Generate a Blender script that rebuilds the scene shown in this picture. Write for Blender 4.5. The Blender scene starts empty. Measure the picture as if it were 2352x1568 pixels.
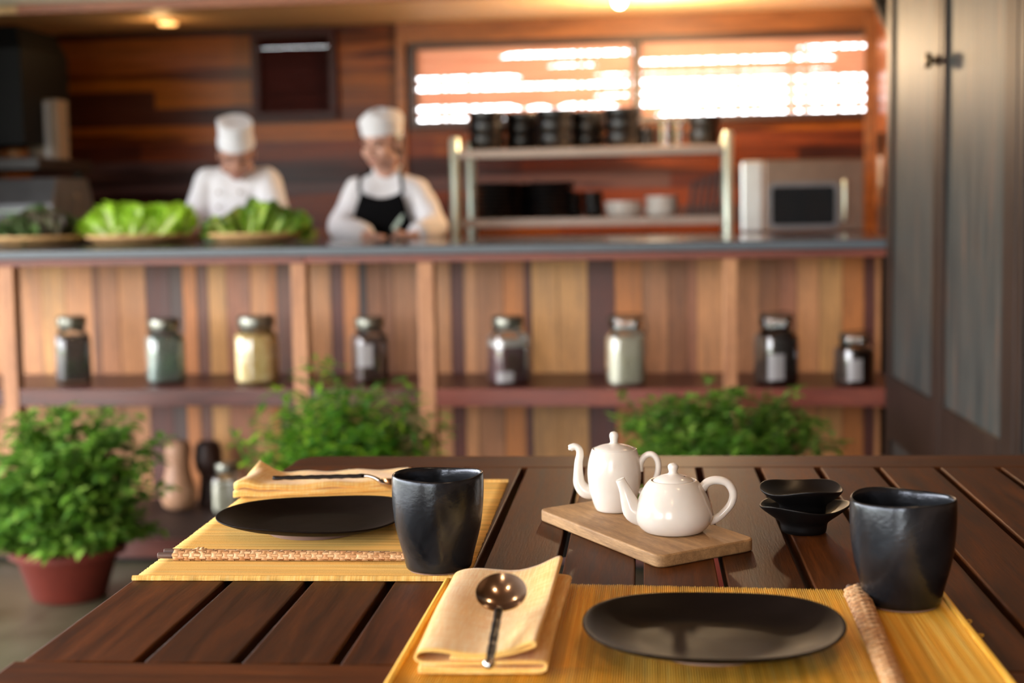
import bpy, bmesh, math, random
from math import sin, cos, pi, radians, sqrt, atan2, floor as flr
from mathutils import Vector as V, Matrix as M, noise as NZ

S = bpy.context.scene
COL = S.collection
rnd = random.Random(7)

# ------------------------------------------------------------------ camera
F_PX, W_PX, H_PX, EYE = 3400., 2352, 1568, 1.09
AL, PIT, ROL = radians(7.3), math.atan(304/3400), .0164
fwd = V((-sin(AL)*cos(PIT), cos(AL)*cos(PIT), -sin(PIT)))
r0 = V((cos(AL), sin(AL), 0)); u0 = r0.cross(fwd)
cr = r0*cos(ROL)-u0*sin(ROL); cu = u0*cos(ROL)+r0*sin(ROL)
cam_d = bpy.data.cameras.new('camera'); cam = bpy.data.objects.new('camera', cam_d); COL.objects.link(cam)
mw = M((cr, cu, -fwd)).transposed().to_4x4(); mw.translation = (0, 0, EYE); cam.matrix_world = mw
cam_d.sensor_width = 36; cam_d.lens = 36*F_PX/W_PX; cam_d.clip_start = .05; cam_d.clip_end = 200
cam_d.dof.use_dof = True; cam_d.dof.focus_distance = 1.50; cam_d.dof.aperture_fstop = 52/12.5
cam_d.dof.aperture_blades = 0
S.camera = cam

def ray(x, y): return fwd+cr*((x-W_PX/2)/F_PX)+cu*((H_PX/2-y)/F_PX)
def onz(x, y, z):
    d = ray(x, y); t = (z-EYE)/d.z; return V((d.x*t, d.y*t, z))
def ony(x, y, Y):
    d = ray(x, y); t = Y/d.y; return V((d.x*t, Y, EYE+d.z*t))

# ------------------------------------------------------------------ light and exposure
S.view_settings.view_transform = 'Standard'; S.view_settings.look = 'None'
S.view_settings.gamma = 1; S.view_settings.use_curve_mapping = False
S.view_settings.exposure = 1.5
w = bpy.data.worlds.new('overcast_sky'); S.world = w; w.use_nodes = True
nt = w.node_tree; nt.nodes.clear()
wo = nt.nodes.new('ShaderNodeOutputWorld'); wb = nt.nodes.new('ShaderNodeBackground')
tc = nt.nodes.new('ShaderNodeTexCoord'); sx = nt.nodes.new('ShaderNodeSeparateXYZ'); cra = nt.nodes.new('ShaderNodeValToRGB')
nt.links.new(tc.outputs['Generated'], sx.inputs[0]); nt.links.new(sx.outputs['Z'], cra.inputs[0])
e = cra.color_ramp.elements
e[0].position = 0.0; e[0].color = (.22, .30, .14, 1); e[1].position = .04; e[1].color = (.97, .97, 1., 1)
nt.links.new(cra.outputs[0], wb.inputs[0]); wb.inputs[1].default_value = 4.6
nt.links.new(wb.outputs[0], wo.inputs[0])
S.cycles.max_bounces = 8; S.cycles.diffuse_bounces = 4; S.cycles.transparent_max_bounces = 16
S.cycles.use_denoising = True; S.cycles.sample_clamp_indirect = 6

def lamp(name, typ, loc, energy, color, size=.05, rot=None, **k):
    d = bpy.data.lights.new(name, typ); o = bpy.data.objects.new(name, d); COL.objects.link(o)
    d.energy = energy; d.color = color; o.location = loc
    if typ == 'AREA':
        d.shape = 'RECTANGLE'; d.size = size[0]; d.size_y = size[1]
    else: d.shadow_soft_size = size
    if rot: o.rotation_euler = rot
    for a, b in k.items(): setattr(d, a, b)
    return o
# portals at the open left side and the added front wall (they only guide sky sampling)
for nm, loc, sz, rt in (('opening_left_portal', (-4.35, 1.2, 1.3), (7.4, 2.6), (0, radians(-90), 0)),
                        ('opening_front_portal', (-1.05, -2.5, 1.15), (1.3, 2.3), (radians(90), 0, 0)),
                        ('opening_front_portal', (-3.5, -2.5, 1.15), (1.7, 2.3), (radians(90), 0, 0))):
    o = lamp(nm, 'AREA', loc, 1, (1, 1, 1), sz if nm[8] == 'f' else (sz[1], sz[0]), rt); o.data.cycles.is_portal = True

# ------------------------------------------------------------------ materials
def C(r, g, b, a=1):
    f = lambda c: (c/255/12.92) if c/255 <= .04045 else ((c/255+.055)/1.055)**2.4
    return (f(r), f(g), f(b), a)
MATS = {}
class NM:
    def __init__(s, name):
        s.m = bpy.data.materials.new(name); s.m.use_nodes = True; s.t = s.m.node_tree
        s.b = s.t.nodes['Principled BSDF']; MATS[name] = s.m
    def n(s, typ, **k):
        x = s.t.nodes.new('ShaderNode'+typ)
        for a, b in k.items():
            if a.startswith('i_'):
                x.inputs[a[2:].replace('_', ' ')].default_value = b
            else: setattr(x, a, b)
        return x
    def l(s, a, b): s.t.links.new(a, b)
    def set(s, **k):
        for a, b in k.items(): s.b.inputs[a.replace('_', ' ')].default_value = b
        return s
    def coord(s, scale=(1, 1, 1), rot=(0, 0, 0), rand=0):
        t = s.n('TexCoord'); mp = s.n('Mapping'); mp.inputs['Scale'].default_value = scale; mp.inputs['Rotation'].default_value = rot
        src = t.outputs['Object']
        if rand:
            oi = s.n('ObjectInfo'); vm = s.n('VectorMath', operation='MULTIPLY_ADD')
            s.l(oi.outputs['Random'], vm.inputs[0]); vm.inputs[1].default_value = (rand, rand*.7, rand*.3); s.l(src, vm.inputs[2]); src = vm.outputs[0]
        s.l(src, mp.inputs[0]); return mp.outputs[0]
    def noise(s, vec, scale=5, detail=4, rough=.6, dist=0):
        x = s.n('TexNoise'); x.inputs['Scale'].default_value = scale; x.inputs['Detail'].default_value = detail
        x.inputs['Roughness'].default_value = rough; x.inputs['Distortion'].default_value = dist; s.l(vec, x.inputs['Vector']); return x.outputs[0]
    def ramp(s, fac, *st):
        x = s.n('ValToRGB'); el = x.color_ramp.elements
        while len(el) < len(st): el.new(.5)
        for q, (p, c) in zip(el, st): q.position = p; q.color = c if len(c) == 4 else (*c, 1)
        s.l(fac, x.inputs[0]); return x.outputs[0]
    def mix(s, a, b, fac=1., mode='MULTIPLY'):
        x = s.n('Mix', data_type='RGBA', blend_type=mode)
        for v, i in ((fac, 0), (a, 6), (b, 7)):
            if hasattr(v, 'links'): s.l(v, x.inputs[i])
            else: x.inputs[i].default_value = v
        return x.outputs[2]
    def bump(s, h, strength=.3, dist=.002):
        x = s.n('Bump'); x.inputs['Strength'].default_value = strength; x.inputs['Distance'].default_value = dist
        s.l(h, x.inputs['Height']); s.l(x.outputs[0], s.b.inputs['Normal']); return s
    def col(s, c): s.l(c, s.b.inputs['Base Color']); return s
    def attr(s): return s.n('VertexColor', layer_name='Col').outputs[0]

G = lambda v: (v, v, v, 1)
def mat_plain(name, c, rough=.5, metal=0, var=.12, nscale=30, bump=0, **k):
    m = NM(name); v = m.coord(rand=3); nz = m.noise(v, nscale)
    m.col(m.mix(c, m.ramp(nz, (.3, G(1-var)), (.7, G(1)))))
    m.set(Roughness=rough, Metallic=metal, **k)
    if bump: m.bump(nz, bump, .001)
    return m.m
def mat_wood(name, c1, c2, stretch=(1, 12, 12), scale=3., rough=.4, attr=False, bump=.15, rr=.12, rand=5, gl=1., dark=False, vary=0, **k):
    m = NM(name); v = m.coord(stretch, rand=rand)
    a = m.noise(v, scale, 6, .65, .6); f = m.noise(v, scale*9, 3, .6)
    if attr: base = m.mix(m.attr(), m.ramp(a, (.3, G(.62)), (.65, G(1.12))), gl)
    else: base = m.ramp(a, (.32, c1), (.68, c2))
    base = m.mix(base, m.ramp(f, (.3, G(.78)), (.65, G(1.08))))
    if dark:
        h_ = m.noise(m.coord((.55, 12, 9)), 1.3, 3, .55, .5); base = m.mix(base, m.ramp(h_, (.46, G(1)), (.54, (.9, .85, .85, 1)), (.60, (.30, .22, .24, 1))))
    if vary:
        oi = m.n('ObjectInfo'); base = m.mix(base, m.ramp(oi.outputs['Random'], (0, G(1-vary)), (1, G(1+vary))))
    m.col(base); m.set(Roughness=rough, **k)
    rg = m.n('MapRange'); m.l(a, rg.inputs[0]); rg.inputs[3].default_value = rough-rr; rg.inputs[4].default_value = rough+rr
    m.l(rg.outputs[0], m.b.inputs['Roughness'])
    m.bump(f, bump, .0008); return m.m

mat_wood('table_wood', C(50, 25, 8), C(92, 49, 17), (14, 1, 14), 4, .50, bump=.25, rr=.08, vary=.26, Specular_IOR_Level=.12)
mat_wood('table_wood_cross', C(56, 28, 9), C(100, 54, 20), (1, 14, 14), 4, .50, bump=.25, rr=.08, vary=.26, Specular_IOR_Level=.12)  # slat wood in a lighter copy, as if the rails were better lit
mat_wood('dark_wood_under', C(30, 16, 10), C(50, 28, 18), (8, 1, 8), 4, .6)
mat_wood('board_wood', C(146, 110, 70), C(190, 150, 102), (2, 16, 16), 5, .62, bump=.4, rr=.05)
mat_wood('counter_planks', None, None, (14, 14, 1.1), 3, .45, attr=True, rand=0)
mat_wood('wall_planks', None, None, (.9, 12, 22), 1.6, .34, attr=True, rr=.1, rand=0, dark=True, Specular_IOR_Level=.16)
mat_wood('post_wood', C(150, 96, 60), C(196, 140, 96), (10, 10, 1), 4, .5)
mat_wood('red_rail_wood', C(104, 48, 36), C(140, 70, 52), (1, 10, 10), 3, .42)
mat_wood('shelf_wood', C(62, 30, 24), C(104, 52, 40), (1, 10, 10), 3, .38)
mat_wood('bench_wood', C(60, 34, 20), C(112, 68, 42), (1, 10, 10), 3, .25)
mat_wood('dark_frame_wood', C(42, 16, 14), C(62, 26, 24), (1, 10, 10), 3, .45, Specular_IOR_Level=.2)
mat_wood('window_frame_wood', C(44, 25, 17), C(70, 42, 28), (1, 10, 10), 3, .4)
mat_wood('trim_wood', C(112, 66, 32), C(156, 98, 52), (1, 10, 10), 3, .45)
mat_wood('fascia_wood', C(150, 84, 54), C(186, 116, 80), (1, 10, 10), 3, .45)
mat_wood('squash_skin', C(160, 118, 90), C(196, 152, 120), (6, 6, 2), 4, .5)
mat_wood('dark_gourd', C(34, 18, 14), C(66, 38, 28), (6, 6, 2), 4, .45)
mat_wood('chopstick_wood', C(66, 48, 42), C(112, 88, 78), (1, 20, 20), 8, .6)

def mat_door():
    m = NM('door_panel_wood'); v = m.coord((16, 16, .7), rand=3)
    a = m.noise(v, 4, 6, .65, .3); f = m.noise(v, 30, 3, .6); m.set(Specular_IOR_Level=.25)
    c = m.ramp(a, (.32, C(28, 31, 33)), (.48, C(54, 58, 57)), (.58, C(70, 68, 64)), (.68, C(100, 62, 42)))
    m.col(m.mix(c, m.ramp(f, (.3, G(.75)), (.7, G(1.1))))); m.set(Roughness=.5); m.bump(f, .2, .001)
mat_door()
mat_wood('door_frame_wood', C(28, 19, 15), C(50, 34, 27), (16, 16, 1), 4, .5, Specular_IOR_Level=.2)

def mat_mug():
    m = NM('black_glaze'); v = m.coord(rand=4); a = m.noise(v, 14, 4, .6, .4); f = m.noise(v, 260, 2, .6)
    m.col(m.ramp(a, (.35, C(36, 38, 42)), (.7, C(74, 78, 84)))); m.set(Metallic=.75, Roughness=.3)
    rg = m.n('MapRange'); m.l(a, rg.inputs[0]); rg.inputs[3].default_value = .17; rg.inputs[4].default_value = .32; m.l(rg.outputs[0], m.b.inputs['Roughness'])
    mx = m.n('Math', operation='MULTIPLY_ADD'); m.l(f, mx.inputs[0]); mx.inputs[1].default_value = .12; m.l(a, mx.inputs[2])
    m.bump(mx.outputs[0], .35, .004)
mat_mug()
mat_plain('black_plate_glaze', C(34, 29, 27), .30, var=.3, nscale=40, bump=.06, Metallic=.15) if False else None
def mat_plate(name, c, r0, r1, bp=.08):
    m = NM(name); v = m.coord(rand=4); a = m.noise(v, 22, 4, .6)
    m.col(m.mix(c, m.ramp(a, (.3, G(.75)), (.7, G(1.1)))))
    rg = m.n('MapRange'); m.l(a, rg.inputs[0]); rg.inputs[3].default_value = r0; rg.inputs[4].default_value = r1; m.l(rg.outputs[0], m.b.inputs['Roughness'])
    m.bump(a, bp, .004)
mat_plate('black_plate_glaze', C(24, 18, 15), .38, .5)
MATS['black_plate_glaze'].node_tree.nodes['Principled BSDF'].inputs['Specular IOR Level'].default_value = .04
mat_plate('black_bowl_glaze', C(14, 12, 12), .30, .5)
MATS['black_bowl_glaze'].node_tree.nodes['Principled BSDF'].inputs['Specular IOR Level'].default_value = .35
mat_plate('kitchen_black_glaze', C(16, 16, 18), .22, .36)
mat_plate('rim_sheen', C(92, 100, 106), .3, .4)
mat_plain('bisque_foot', C(150, 120, 104), .8)
m = NM('porcelain'); m.set(Roughness=.16, Base_Color=C(238, 228, 218)); m.b.inputs['Subsurface Weight'].default_value = .12; m.b.inputs['Subsurface Radius'].default_value = (.01, .006, .004); m.b.inputs['Subsurface Scale'].default_value = .5
v = m.coord(rand=4); m.bump(m.noise(v, 40, 2), .06, .002)
m.col(m.ramp(m.noise(v, 18, 3), (.3, C(220, 212, 201)), (.7, C(232, 226, 217))))
m = NM('porcelain_inner'); m.col(m.ramp(m.noise(m.coord(), 60), (.3, C(150, 130, 112)), (.7, C(190, 170, 150))))

def mat_linen():
    m = NM('yellow_linen'); t = m.n('TexCoord')
    hs = []
    for sc in ((900, 30, 30), (30, 900, 30)):
        mp = m.n('Mapping'); mp.inputs['Scale'].default_value = sc; m.l(t.outputs['UV'], mp.inputs[0]); hs.append(m.noise(mp.outputs[0], 1, 2))
    a = m.mix(hs[0], hs[1], .5, 'MIX'); big = m.noise(m.coord(), 22, 3)
    c = m.ramp(a, (.36, C(238, 172, 76)), (.5, C(248, 200, 108)), (.62, C(254, 224, 150)))
    m.col(m.mix(c, m.ramp(big, (.3, G(.93)), (.7, G(1)))))
    m.set(Roughness=.92); m.b.inputs['Sheen Weight'].default_value = .25; m.bump(a, .5, .0006)
mat_linen()
def mat_reed(name, c1, c2, c3):
    m = NM(name); t = m.n('TexCoord')      # UV: x across reeds (metres), y along reeds (metres)
    mp = m.n('Mapping'); mp.inputs['Scale'].default_value = (700, 3, 1); m.l(t.outputs['UV'], mp.inputs[0]); a = m.noise(mp.outputs[0], 1, 3)
    mp2 = m.n('Mapping'); mp2.inputs['Scale'].default_value = (90, 1.5, 1); m.l(t.outputs['UV'], mp2.inputs[0]); b = m.noise(mp2.outputs[0], 1, 3)
    wv = m.n('TexWave', bands_direction='Y'); wv.inputs['Scale'].default_value = 1; wv.inputs['Distortion'].default_value = 0
    mp3 = m.n('Mapping'); mp3.inputs['Scale'].default_value = (1, 240, 1); m.l(t.outputs['UV'], mp3.inputs[0]); m.l(mp3.outputs[0], wv.inputs[0])
    c = m.ramp(a, (.3, c1), (.5, c2), (.68, c3)); c = m.mix(c, m.ramp(b, (.34, G(.72)), (.6, G(1.05))))
    c = m.mix(c, m.ramp(wv.outputs[1], (0, G(.93)), (.8, G(1.04))))
    m.col(c); m.set(Roughness=.55); m.bump(wv.outputs[1], .35, .0006)
mat_reed('reed_gold', C(226, 162, 40), C(248, 192, 64), C(255, 218, 108))
mat_reed('reed_sand', C(226, 166, 78), C(246, 196, 104), C(254, 220, 144))
m = NM('palm_leaf'); m.col(m.mix(m.attr(), m.ramp(m.noise(m.coord((1, 30, 30)), 60), (.3, G(.85)), (.7, G(1.05))))); m.set(Roughness=.55)
mat_plain('steel', C(206, 220, 204), .3, .4, .1, 12, .03)  # green tint puts the garden's reflection into the rack's base colour
mat_plain('rack_shelf_steel', C(150, 134, 124), .4, .6, .1, 12)
mat_plain('brushed_steel', C(132, 112, 98), .36, .8, .15, 14)
mat_plain('steel_highlight', C(205, 208, 206), .3, .6, .08, 14)  # lighter copy of the microwave steel, holding its edge highlight
mat_plain('spoon_metal', C(216, 200, 188), .16, 1, .06, 20)
mat_plain('silver', C(220, 216, 212), .15, 1, .06, 20)
mat_plain('black_metal', C(30, 24, 22), .28, .7, .4, 160, .5)
mat_plain('brass_knob', C(96, 80, 58), .4, .8, .3, 40)
mat_plain('jar_lid_metal', C(132, 132, 122), .3, .9, .15, 30)
mat_plain('dark_wire', C(60, 56, 50), .4, .8)
mat_plain('slate_top', C(58, 62, 66), .13, 0, .25, 6)
mat_plain('slate_edge', C(82, 90, 98), .4, 0, .2, 5)
mat_plain('plinth_dark', C(14, 12, 10), .7)
mat_plain('terracotta', C(112, 40, 26), .6, 0, .25, 14, .2)
mat_plain('soil', C(40, 30, 22), .95, 0, .5, 60, .8)
mat_plain('stem_green', C(74, 96, 40), .6)
mat_plain('white_cotton', C(228, 228, 232), .85, 0, .06, 12)
mat_plain('grey_cotton', C(150, 132, 118), .85, 0, .1, 12)
mat_plain('black_cotton', C(9, 9, 11), .85, 0, .2, 20, Specular_IOR_Level=.08)
mat_plain('trouser_cloth', C(30, 30, 34), .85)
m = NM('skin'); m.col(m.ramp(m.noise(m.coord(), 18, 3), (.3, C(180, 132, 112)), (.7, C(208, 162, 142)))); m.set(Roughness=.5); m.b.inputs['Subsurface Weight'].default_value = .1; m.b.inputs['Subsurface Radius'].default_value = (.02, .008, .004)
mat_plain('skin_dark', C(176, 128, 108), .5, 0, .1, 18)
mat_plain('lips', C(150, 84, 76), .4); mat_plain('hair', C(22, 17, 15), .4, 0, .3, 90); mat_plain('eye_dark', C(24, 16, 12), .2)
mat_plain('black_box', C(4, 4, 4), .6, Specular_IOR_Level=.15); mat_plain('cabinet_brown', C(30, 20, 14), .5)
mat_plain('grey_metal', C(120, 122, 126), .4, .5, .3, 9); mat_plain('paper_pale', C(150, 130, 112), .8, 0, .3, 8); mat_plain('poster_blue', C(30, 48, 78), .6)
mat_plain('white_paper_and_glare', C(176, 174, 176), .8); mat_plain('amber_item', C(120, 80, 40), .6)
mat_plain('cream_plaster', C(206, 196, 176), .9, 0, .08, 4)
mat_plain('dark_glass', C(30, 36, 40), .08)
mat_plain('white_bowl', C(215, 212, 204), .3); mat_plain('tray_black', C(22, 22, 24), .5)
mat_plain('wicker', C(222, 176, 118), .6, 0, .3, 90, .4)
mat_plain('ceiling_dark_wood', C(112, 76, 48), .6, 0, .3, 3)
for nm, c, cc in (('seed_fill', C(52, 46, 46), C(118, 108, 106)), ('grey_leaf_fill', C(112, 128, 122), C(176, 190, 182)), ('yellow_fill', C(214, 180, 112), C(244, 226, 176)),  # seed grey is lightened to stand for reflection on the glass
                  ('brown_fill', C(60, 38, 34), C(110, 78, 70)), ('purple_fill', C(104, 68, 72), C(134, 100, 104)), ('cream_fill', C(214, 208, 188), C(232, 228, 212)), ('star_fill', C(26, 20, 18), C(92, 70, 58)), ('white_fill', C(224, 220, 216), C(240, 238, 236))):
    m = NM(nm); nz = m.noise(m.coord(rand=3), 110 if nm != 'yellow_fill' else 45, 3); m.col(m.ramp(nz, (.35, c), (.65, cc))); m.set(Roughness=.7); m.bump(nz, .5, .004)
def mat_glass(name, tint, refl=1.0):
    m = NM(name); t = m.t; tr = m.n('BsdfTransparent'); tr.inputs[0].default_value = tint; gl = m.n('BsdfGlossy'); gl.inputs['Roughness'].default_value = .04; gl.inputs[0].default_value = G(1)
    fr = m.n('Fresnel'); fr.inputs[0].default_value = 1.5; mu = m.n('Math', operation='MULTIPLY'); m.l(fr.outputs[0], mu.inputs[0]); mu.inputs[1].default_value = refl
    mx = m.n('MixShader'); m.l(mu.outputs[0], mx.inputs[0]); m.l(tr.outputs[0], mx.inputs[1]); m.l(gl.outputs[0], mx.inputs[2])
    m.l(mx.outputs[0], t.nodes['Material Output'].inputs[0])
mat_glass('jar_glass', (.93, .96, .95, 1), 2.6)
mat_glass('clear_glass', (.93, .95, .94, 1), 1.4)
def mat_leaf(name, tr=.35, rough=.4):
    m = NM(name); c = m.mix(m.attr(), m.ramp(m.noise(m.coord(), 60), (.3, G(.85)), (.7, G(1.1))))
    m.col(c); m.set(Roughness=rough); t = m.n('BsdfTranslucent'); m.l(c, t.inputs[0]); mx = m.n('MixShader'); mx.inputs[0].default_value = tr
    m.l(m.b.outputs[0], mx.inputs[1]); m.l(t.outputs[0], mx.inputs[2]); m.l(mx.outputs[0], m.t.nodes['Material Output'].inputs[0])
mat_leaf('leaf'); mat_leaf('lettuce_leaf', .4, .45)
def mat_slat():
    m = NM('blind_slat'); c = m.ramp(m.noise(m.coord((1, 8, 20)), 4, 4), (.3, C(204, 154, 132)), (.7, C(224, 186, 166))); m.col(c); m.set(Roughness=.5)
    t = m.n('BsdfTranslucent'); m.l(c, t.inputs[0]); mx = m.n('MixShader'); mx.inputs[0].default_value = .34
    m.l(m.b.outputs[0], mx.inputs[1]); m.l(t.outputs[0], mx.inputs[2]); m.l(mx.outputs[0], m.t.nodes['Material Output'].inputs[0])
mat_slat()
m = NM('bulb_glow'); m.set(Base_Color=G(1)); m.b.inputs['Emission Color'].default_value = (1, .72, .38, 1); m.b.inputs['Emission Strength'].default_value = 22
m = NM('downlight_glow'); m.b.inputs['Emission Color'].default_value = (1, .42, .08, 1); m.b.inputs['Emission Strength'].default_value = .9
m = NM('bamboo_ceiling'); v = m.coord((1, 1, 1)); br = m.n('TexBrick'); m.l(v, br.inputs[0]); br.inputs['Scale'].default_value = 22
br.inputs['Color1'].default_value = C(216, 170, 112); br.inputs['Color2'].default_value = C(236, 200, 146); br.inputs['Mortar'].default_value = C(176, 128, 78); m.l(br.outputs[0], m.b.inputs[0]); m.set(Roughness=.55)
def mat_floor():
    m = NM('stone_floor'); v = m.coord(); br = m.n('TexBrick', offset=.0); m.l(v, br.inputs[0]); br.inputs['Scale'].default_value = 2.2; br.inputs['Brick Width'].default_value = 1; br.inputs['Row Height'].default_value = 1; br.inputs['Mortar Size'].default_value = .008
    br.inputs['Color1'].default_value = C(76, 72, 54); br.inputs['Color2'].default_value = C(96, 92, 74); br.inputs['Mortar'].default_value = C(70, 64, 52)
    a = m.noise(v, 3, 6); m.col(m.mix(br.outputs[0], m.ramp(a, (.3, C(140, 132, 96)), (.7, C(255, 255, 255))))); m.set(Roughness=.35); m.bump(a, .1, .01)
mat_floor()
mat_plain('garden_ground', C(186, 184, 170), .95, 0, .25, 2)

# ------------------------------------------------------------------ mesh helpers
def nb(): return bmesh.new()
def box(bm, c, s, R=None, col=None):
    g = bmesh.ops.create_cube(bm, size=1)['verts']
    bmesh.ops.scale(bm, vec=s, verts=g)
    if R is not None: bmesh.ops.rotate(bm, cent=(0, 0, 0), matrix=R, verts=g)
    bmesh.ops.translate(bm, vec=c, verts=g)
    if col is not None: paint(bm, {f for q in g for f in q.link_faces}, col)
    return g
def boxb(bm, x0, x1, y0, y1, z0, z1, col=None): return box(bm, ((x0+x1)/2, (y0+y1)/2, (z0+z1)/2), (x1-x0, y1-y0, z1-z0), None, col)
def paint(bm, faces, col):
    ly = bm.loops.layers.float_color.get('Col') or bm.loops.layers.float_color.new('Col')
    for f in faces:
        for l in f.loops: l[ly] = col
def rings(bm, rg, closed=True, cap0=True, cap1=True):
    vs = [[bm.verts.new(p) for p in r] for r in rg]; n = len(vs[0]); out = []
    for a, b in zip(vs, vs[1:]):
        for i in range(n if closed else n-1):
            j = (i+1) % n; out.append(bm.faces.new((a[i], a[j], b[j], b[i])))
    if closed and cap0: out.append(bm.faces.new(list(reversed(vs[0]))))
    if closed and cap1: out.append(bm.faces.new(vs[-1]))
    return out
def lathe(bm, prof, seg=48, c=(0, 0, 0), fn=None, cap0=True, cap1=True):
    rg = []
    for k, (r, z) in enumerate(prof):
        q = []
        for i in range(seg):
            a = 2*pi*i/seg
            if fn: p = fn(a, r, z, k)
            else: p = (r*cos(a), r*sin(a), z)
            q.append((p[0]+c[0], p[1]+c[1], p[2]+c[2]))
        rg.append(q)
    return rings(bm, rg, True, cap0, cap1)
def smooth_path(pts, n):
    pts = [V(p) for p in pts]; out = []; P = [pts[0]]+pts+[pts[-1]]
    for i in range(len(pts)-1):
        for k in range(n):
            t = k/n; a, b, c, d = P[i:i+4]
            out.append(.5*((2*b)+(c-a)*t+(2*a-5*b+4*c-d)*t*t+(3*b-a-3*c+d)*t**3))
    out.append(pts[-1]); return out
def tube(bm, pts, rad, seg=12, n=0, flat=1.0, up=None, col=None):
    if n:
        m0 = len(pts); pts2 = smooth_path(pts, n)
        if isinstance(rad, (list, tuple)):
            R = [V((r, 0, 0)) for r in rad]; rad = [q.x for q in smooth_path(R, n)]
        pts = pts2
    pts = [V(p) for p in pts]; N = len(pts)
    if not isinstance(rad, (list, tuple)): rad = [rad]*N
    up = V(up) if up else V((.03, .05, 1)); rg = []; prev = None
    for i, p in enumerate(pts):
        d = (pts[min(i+1, N-1)]-pts[max(i-1, 0)]).normalized()
        if prev is None:
            s = d.cross(up)
            if s.length < .15: s = d.cross(V((1, .1, 0)))
        else: s = prev-d*prev.dot(d)
        s.normalize(); prev = s; t = s.cross(d)
        rg.append([p+s*cos(2*pi*k/seg)*rad[i]+t*sin(2*pi*k/seg)*rad[i]*flat for k in range(seg)])
    fs = rings(bm, rg)
    if col is not None: paint(bm, fs, col)
    return fs
def sph(bm, c, r, seg=16, R=None, sc=(1, 1, 1)):
    g = bmesh.ops.create_uvsphere(bm, u_segments=seg, v_segments=max(6, seg*2//3), radius=r)['verts']
    bmesh.ops.scale(bm, vec=sc, verts=g)
    if R is not None: bmesh.ops.rotate(bm, cent=(0, 0, 0), matrix=R, verts=g)
    bmesh.ops.translate(bm, vec=c, verts=g); return g
def caps(bm, a, b, ra, rb, seg=12):
    a, b = V(a), V(b); d = (b-a); L = d.length; d = d/L
    pts = [a-d*ra*.98, a-d*ra*.75, a-d*ra*.35, a, a+d*L*.33, a+d*L*.66, b, b+d*rb*.35, b+d*rb*.75, b+d*rb*.98]
    q = lambda r, t: r*sqrt(max(0, 1-t*t))
    tube(bm, pts, [ra*.2, q(ra, .75), q(ra, .35), ra, ra+(rb-ra)*.33, ra+(rb-ra)*.66, rb, q(rb, .35), q(rb, .75), rb*.2], seg)
def build(name, bm, mat, parent=None, smooth=True, bevel=0, loc=None, rot=None, sub=0, solid=0, angle=40, recalc=True):
    if recalc: bmesh.ops.recalc_face_normals(bm, faces=bm.faces)
    me = bpy.data.meshes.new(name); bm.to_mesh(me); bm.free()
    o = bpy.data.objects.new(name, me); COL.objects.link(o)
    for mm in (mat if isinstance(mat, (list, tuple)) else [mat]): me.materials.append(MATS[mm])
    if smooth:
        me.polygons.foreach_set('use_smooth', [True]*len(me.polygons))
        me.set_sharp_from_angle(angle=radians(angle))
    if solid: md = o.modifiers.new('solid', 'SOLIDIFY'); md.thickness = solid; md.offset = -1
    if bevel: md = o.modifiers.new('bevel', 'BEVEL'); md.width = bevel; md.segments = 2; md.limit_method = 'ANGLE'
    if sub: md = o.modifiers.new('sub', 'SUBSURF'); md.levels = sub; md.render_levels = sub
    if parent: o.parent = parent
    if loc is not None: o.location = loc
    if rot is not None: o.rotation_euler = rot
    return o
def tag(o, label, cat, group=None, kind=None):
    o['label'] = label; o['category'] = cat
    if group: o['group'] = group
    if kind: o['kind'] = kind
    return o
def thing(name, loc, label, cat, group=None, rz=0):
    o = bpy.data.objects.new(name, None); COL.objects.link(o); o.empty_display_size = .05
    o.location = loc; o.rotation_euler = (0, 0, rz); return tag(o, label, cat, group)
def struct(name, bm, mat, **k):
    o = build(name, bm, mat, **k)
    if not k.get('parent'): o['kind'] = 'structure'
    return o
def copy_tree(o, loc=None, rz=None, label=None, group=None):
    r = o.copy(); COL.objects.link(r)
    for ch in o.children:
        c = ch.copy(); COL.objects.link(c); c.parent = r
        for g in ch.children:
            d = g.copy(); COL.objects.link(d); d.parent = c
    if loc is not None: r.location = loc
    if rz is not None: r.rotation_euler = (0, 0, rz)
    if label: r['label'] = label
    if group: r['group'] = group
    return r
def bake_remesh(name, bm, mat, parent, vox, smooth=4, noise_amp=0, nscale=9):
    me = bpy.data.meshes.new('tmp'); bm.to_mesh(me); bm.free(); o = bpy.data.objects.new('tmp', me); COL.objects.link(o)
    md = o.modifiers.new('r', 'REMESH'); md.mode = 'VOXEL'; md.voxel_size = vox
    md = o.modifiers.new('s', 'SMOOTH'); md.factor = .5; md.iterations = smooth
    dg = bpy.context.evaluated_depsgraph_get(); me2 = bpy.data.meshes.new_from_object(o.evaluated_get(dg))
    bpy.data.objects.remove(o); bpy.data.meshes.remove(me)
    if noise_amp:
        nn = [v.normal.copy() for v in me2.vertices]
        for v, n in zip(me2.vertices, nn):
            q = v.co*nscale; v.co += n*noise_amp*(NZ.noise(V((q.x*1.6, q.y*1.6, q.z*.7)))+.5*NZ.noise(q*2.3))
    me2.name = name; r = bpy.data.objects.new(name, me2); COL.objects.link(r); me2.materials.clear(); me2.materials.append(MATS[mat])
    me2.polygons.foreach_set('use_smooth', [True]*len(me2.polygons)); r.parent = parent; return r
Rz = lambda a: M.Rotation(a, 3, 'Z'); Rx = lambda a: M.Rotation(a, 3, 'X'); Ry = lambda a: M.Rotation(a, 3, 'Y')

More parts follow.
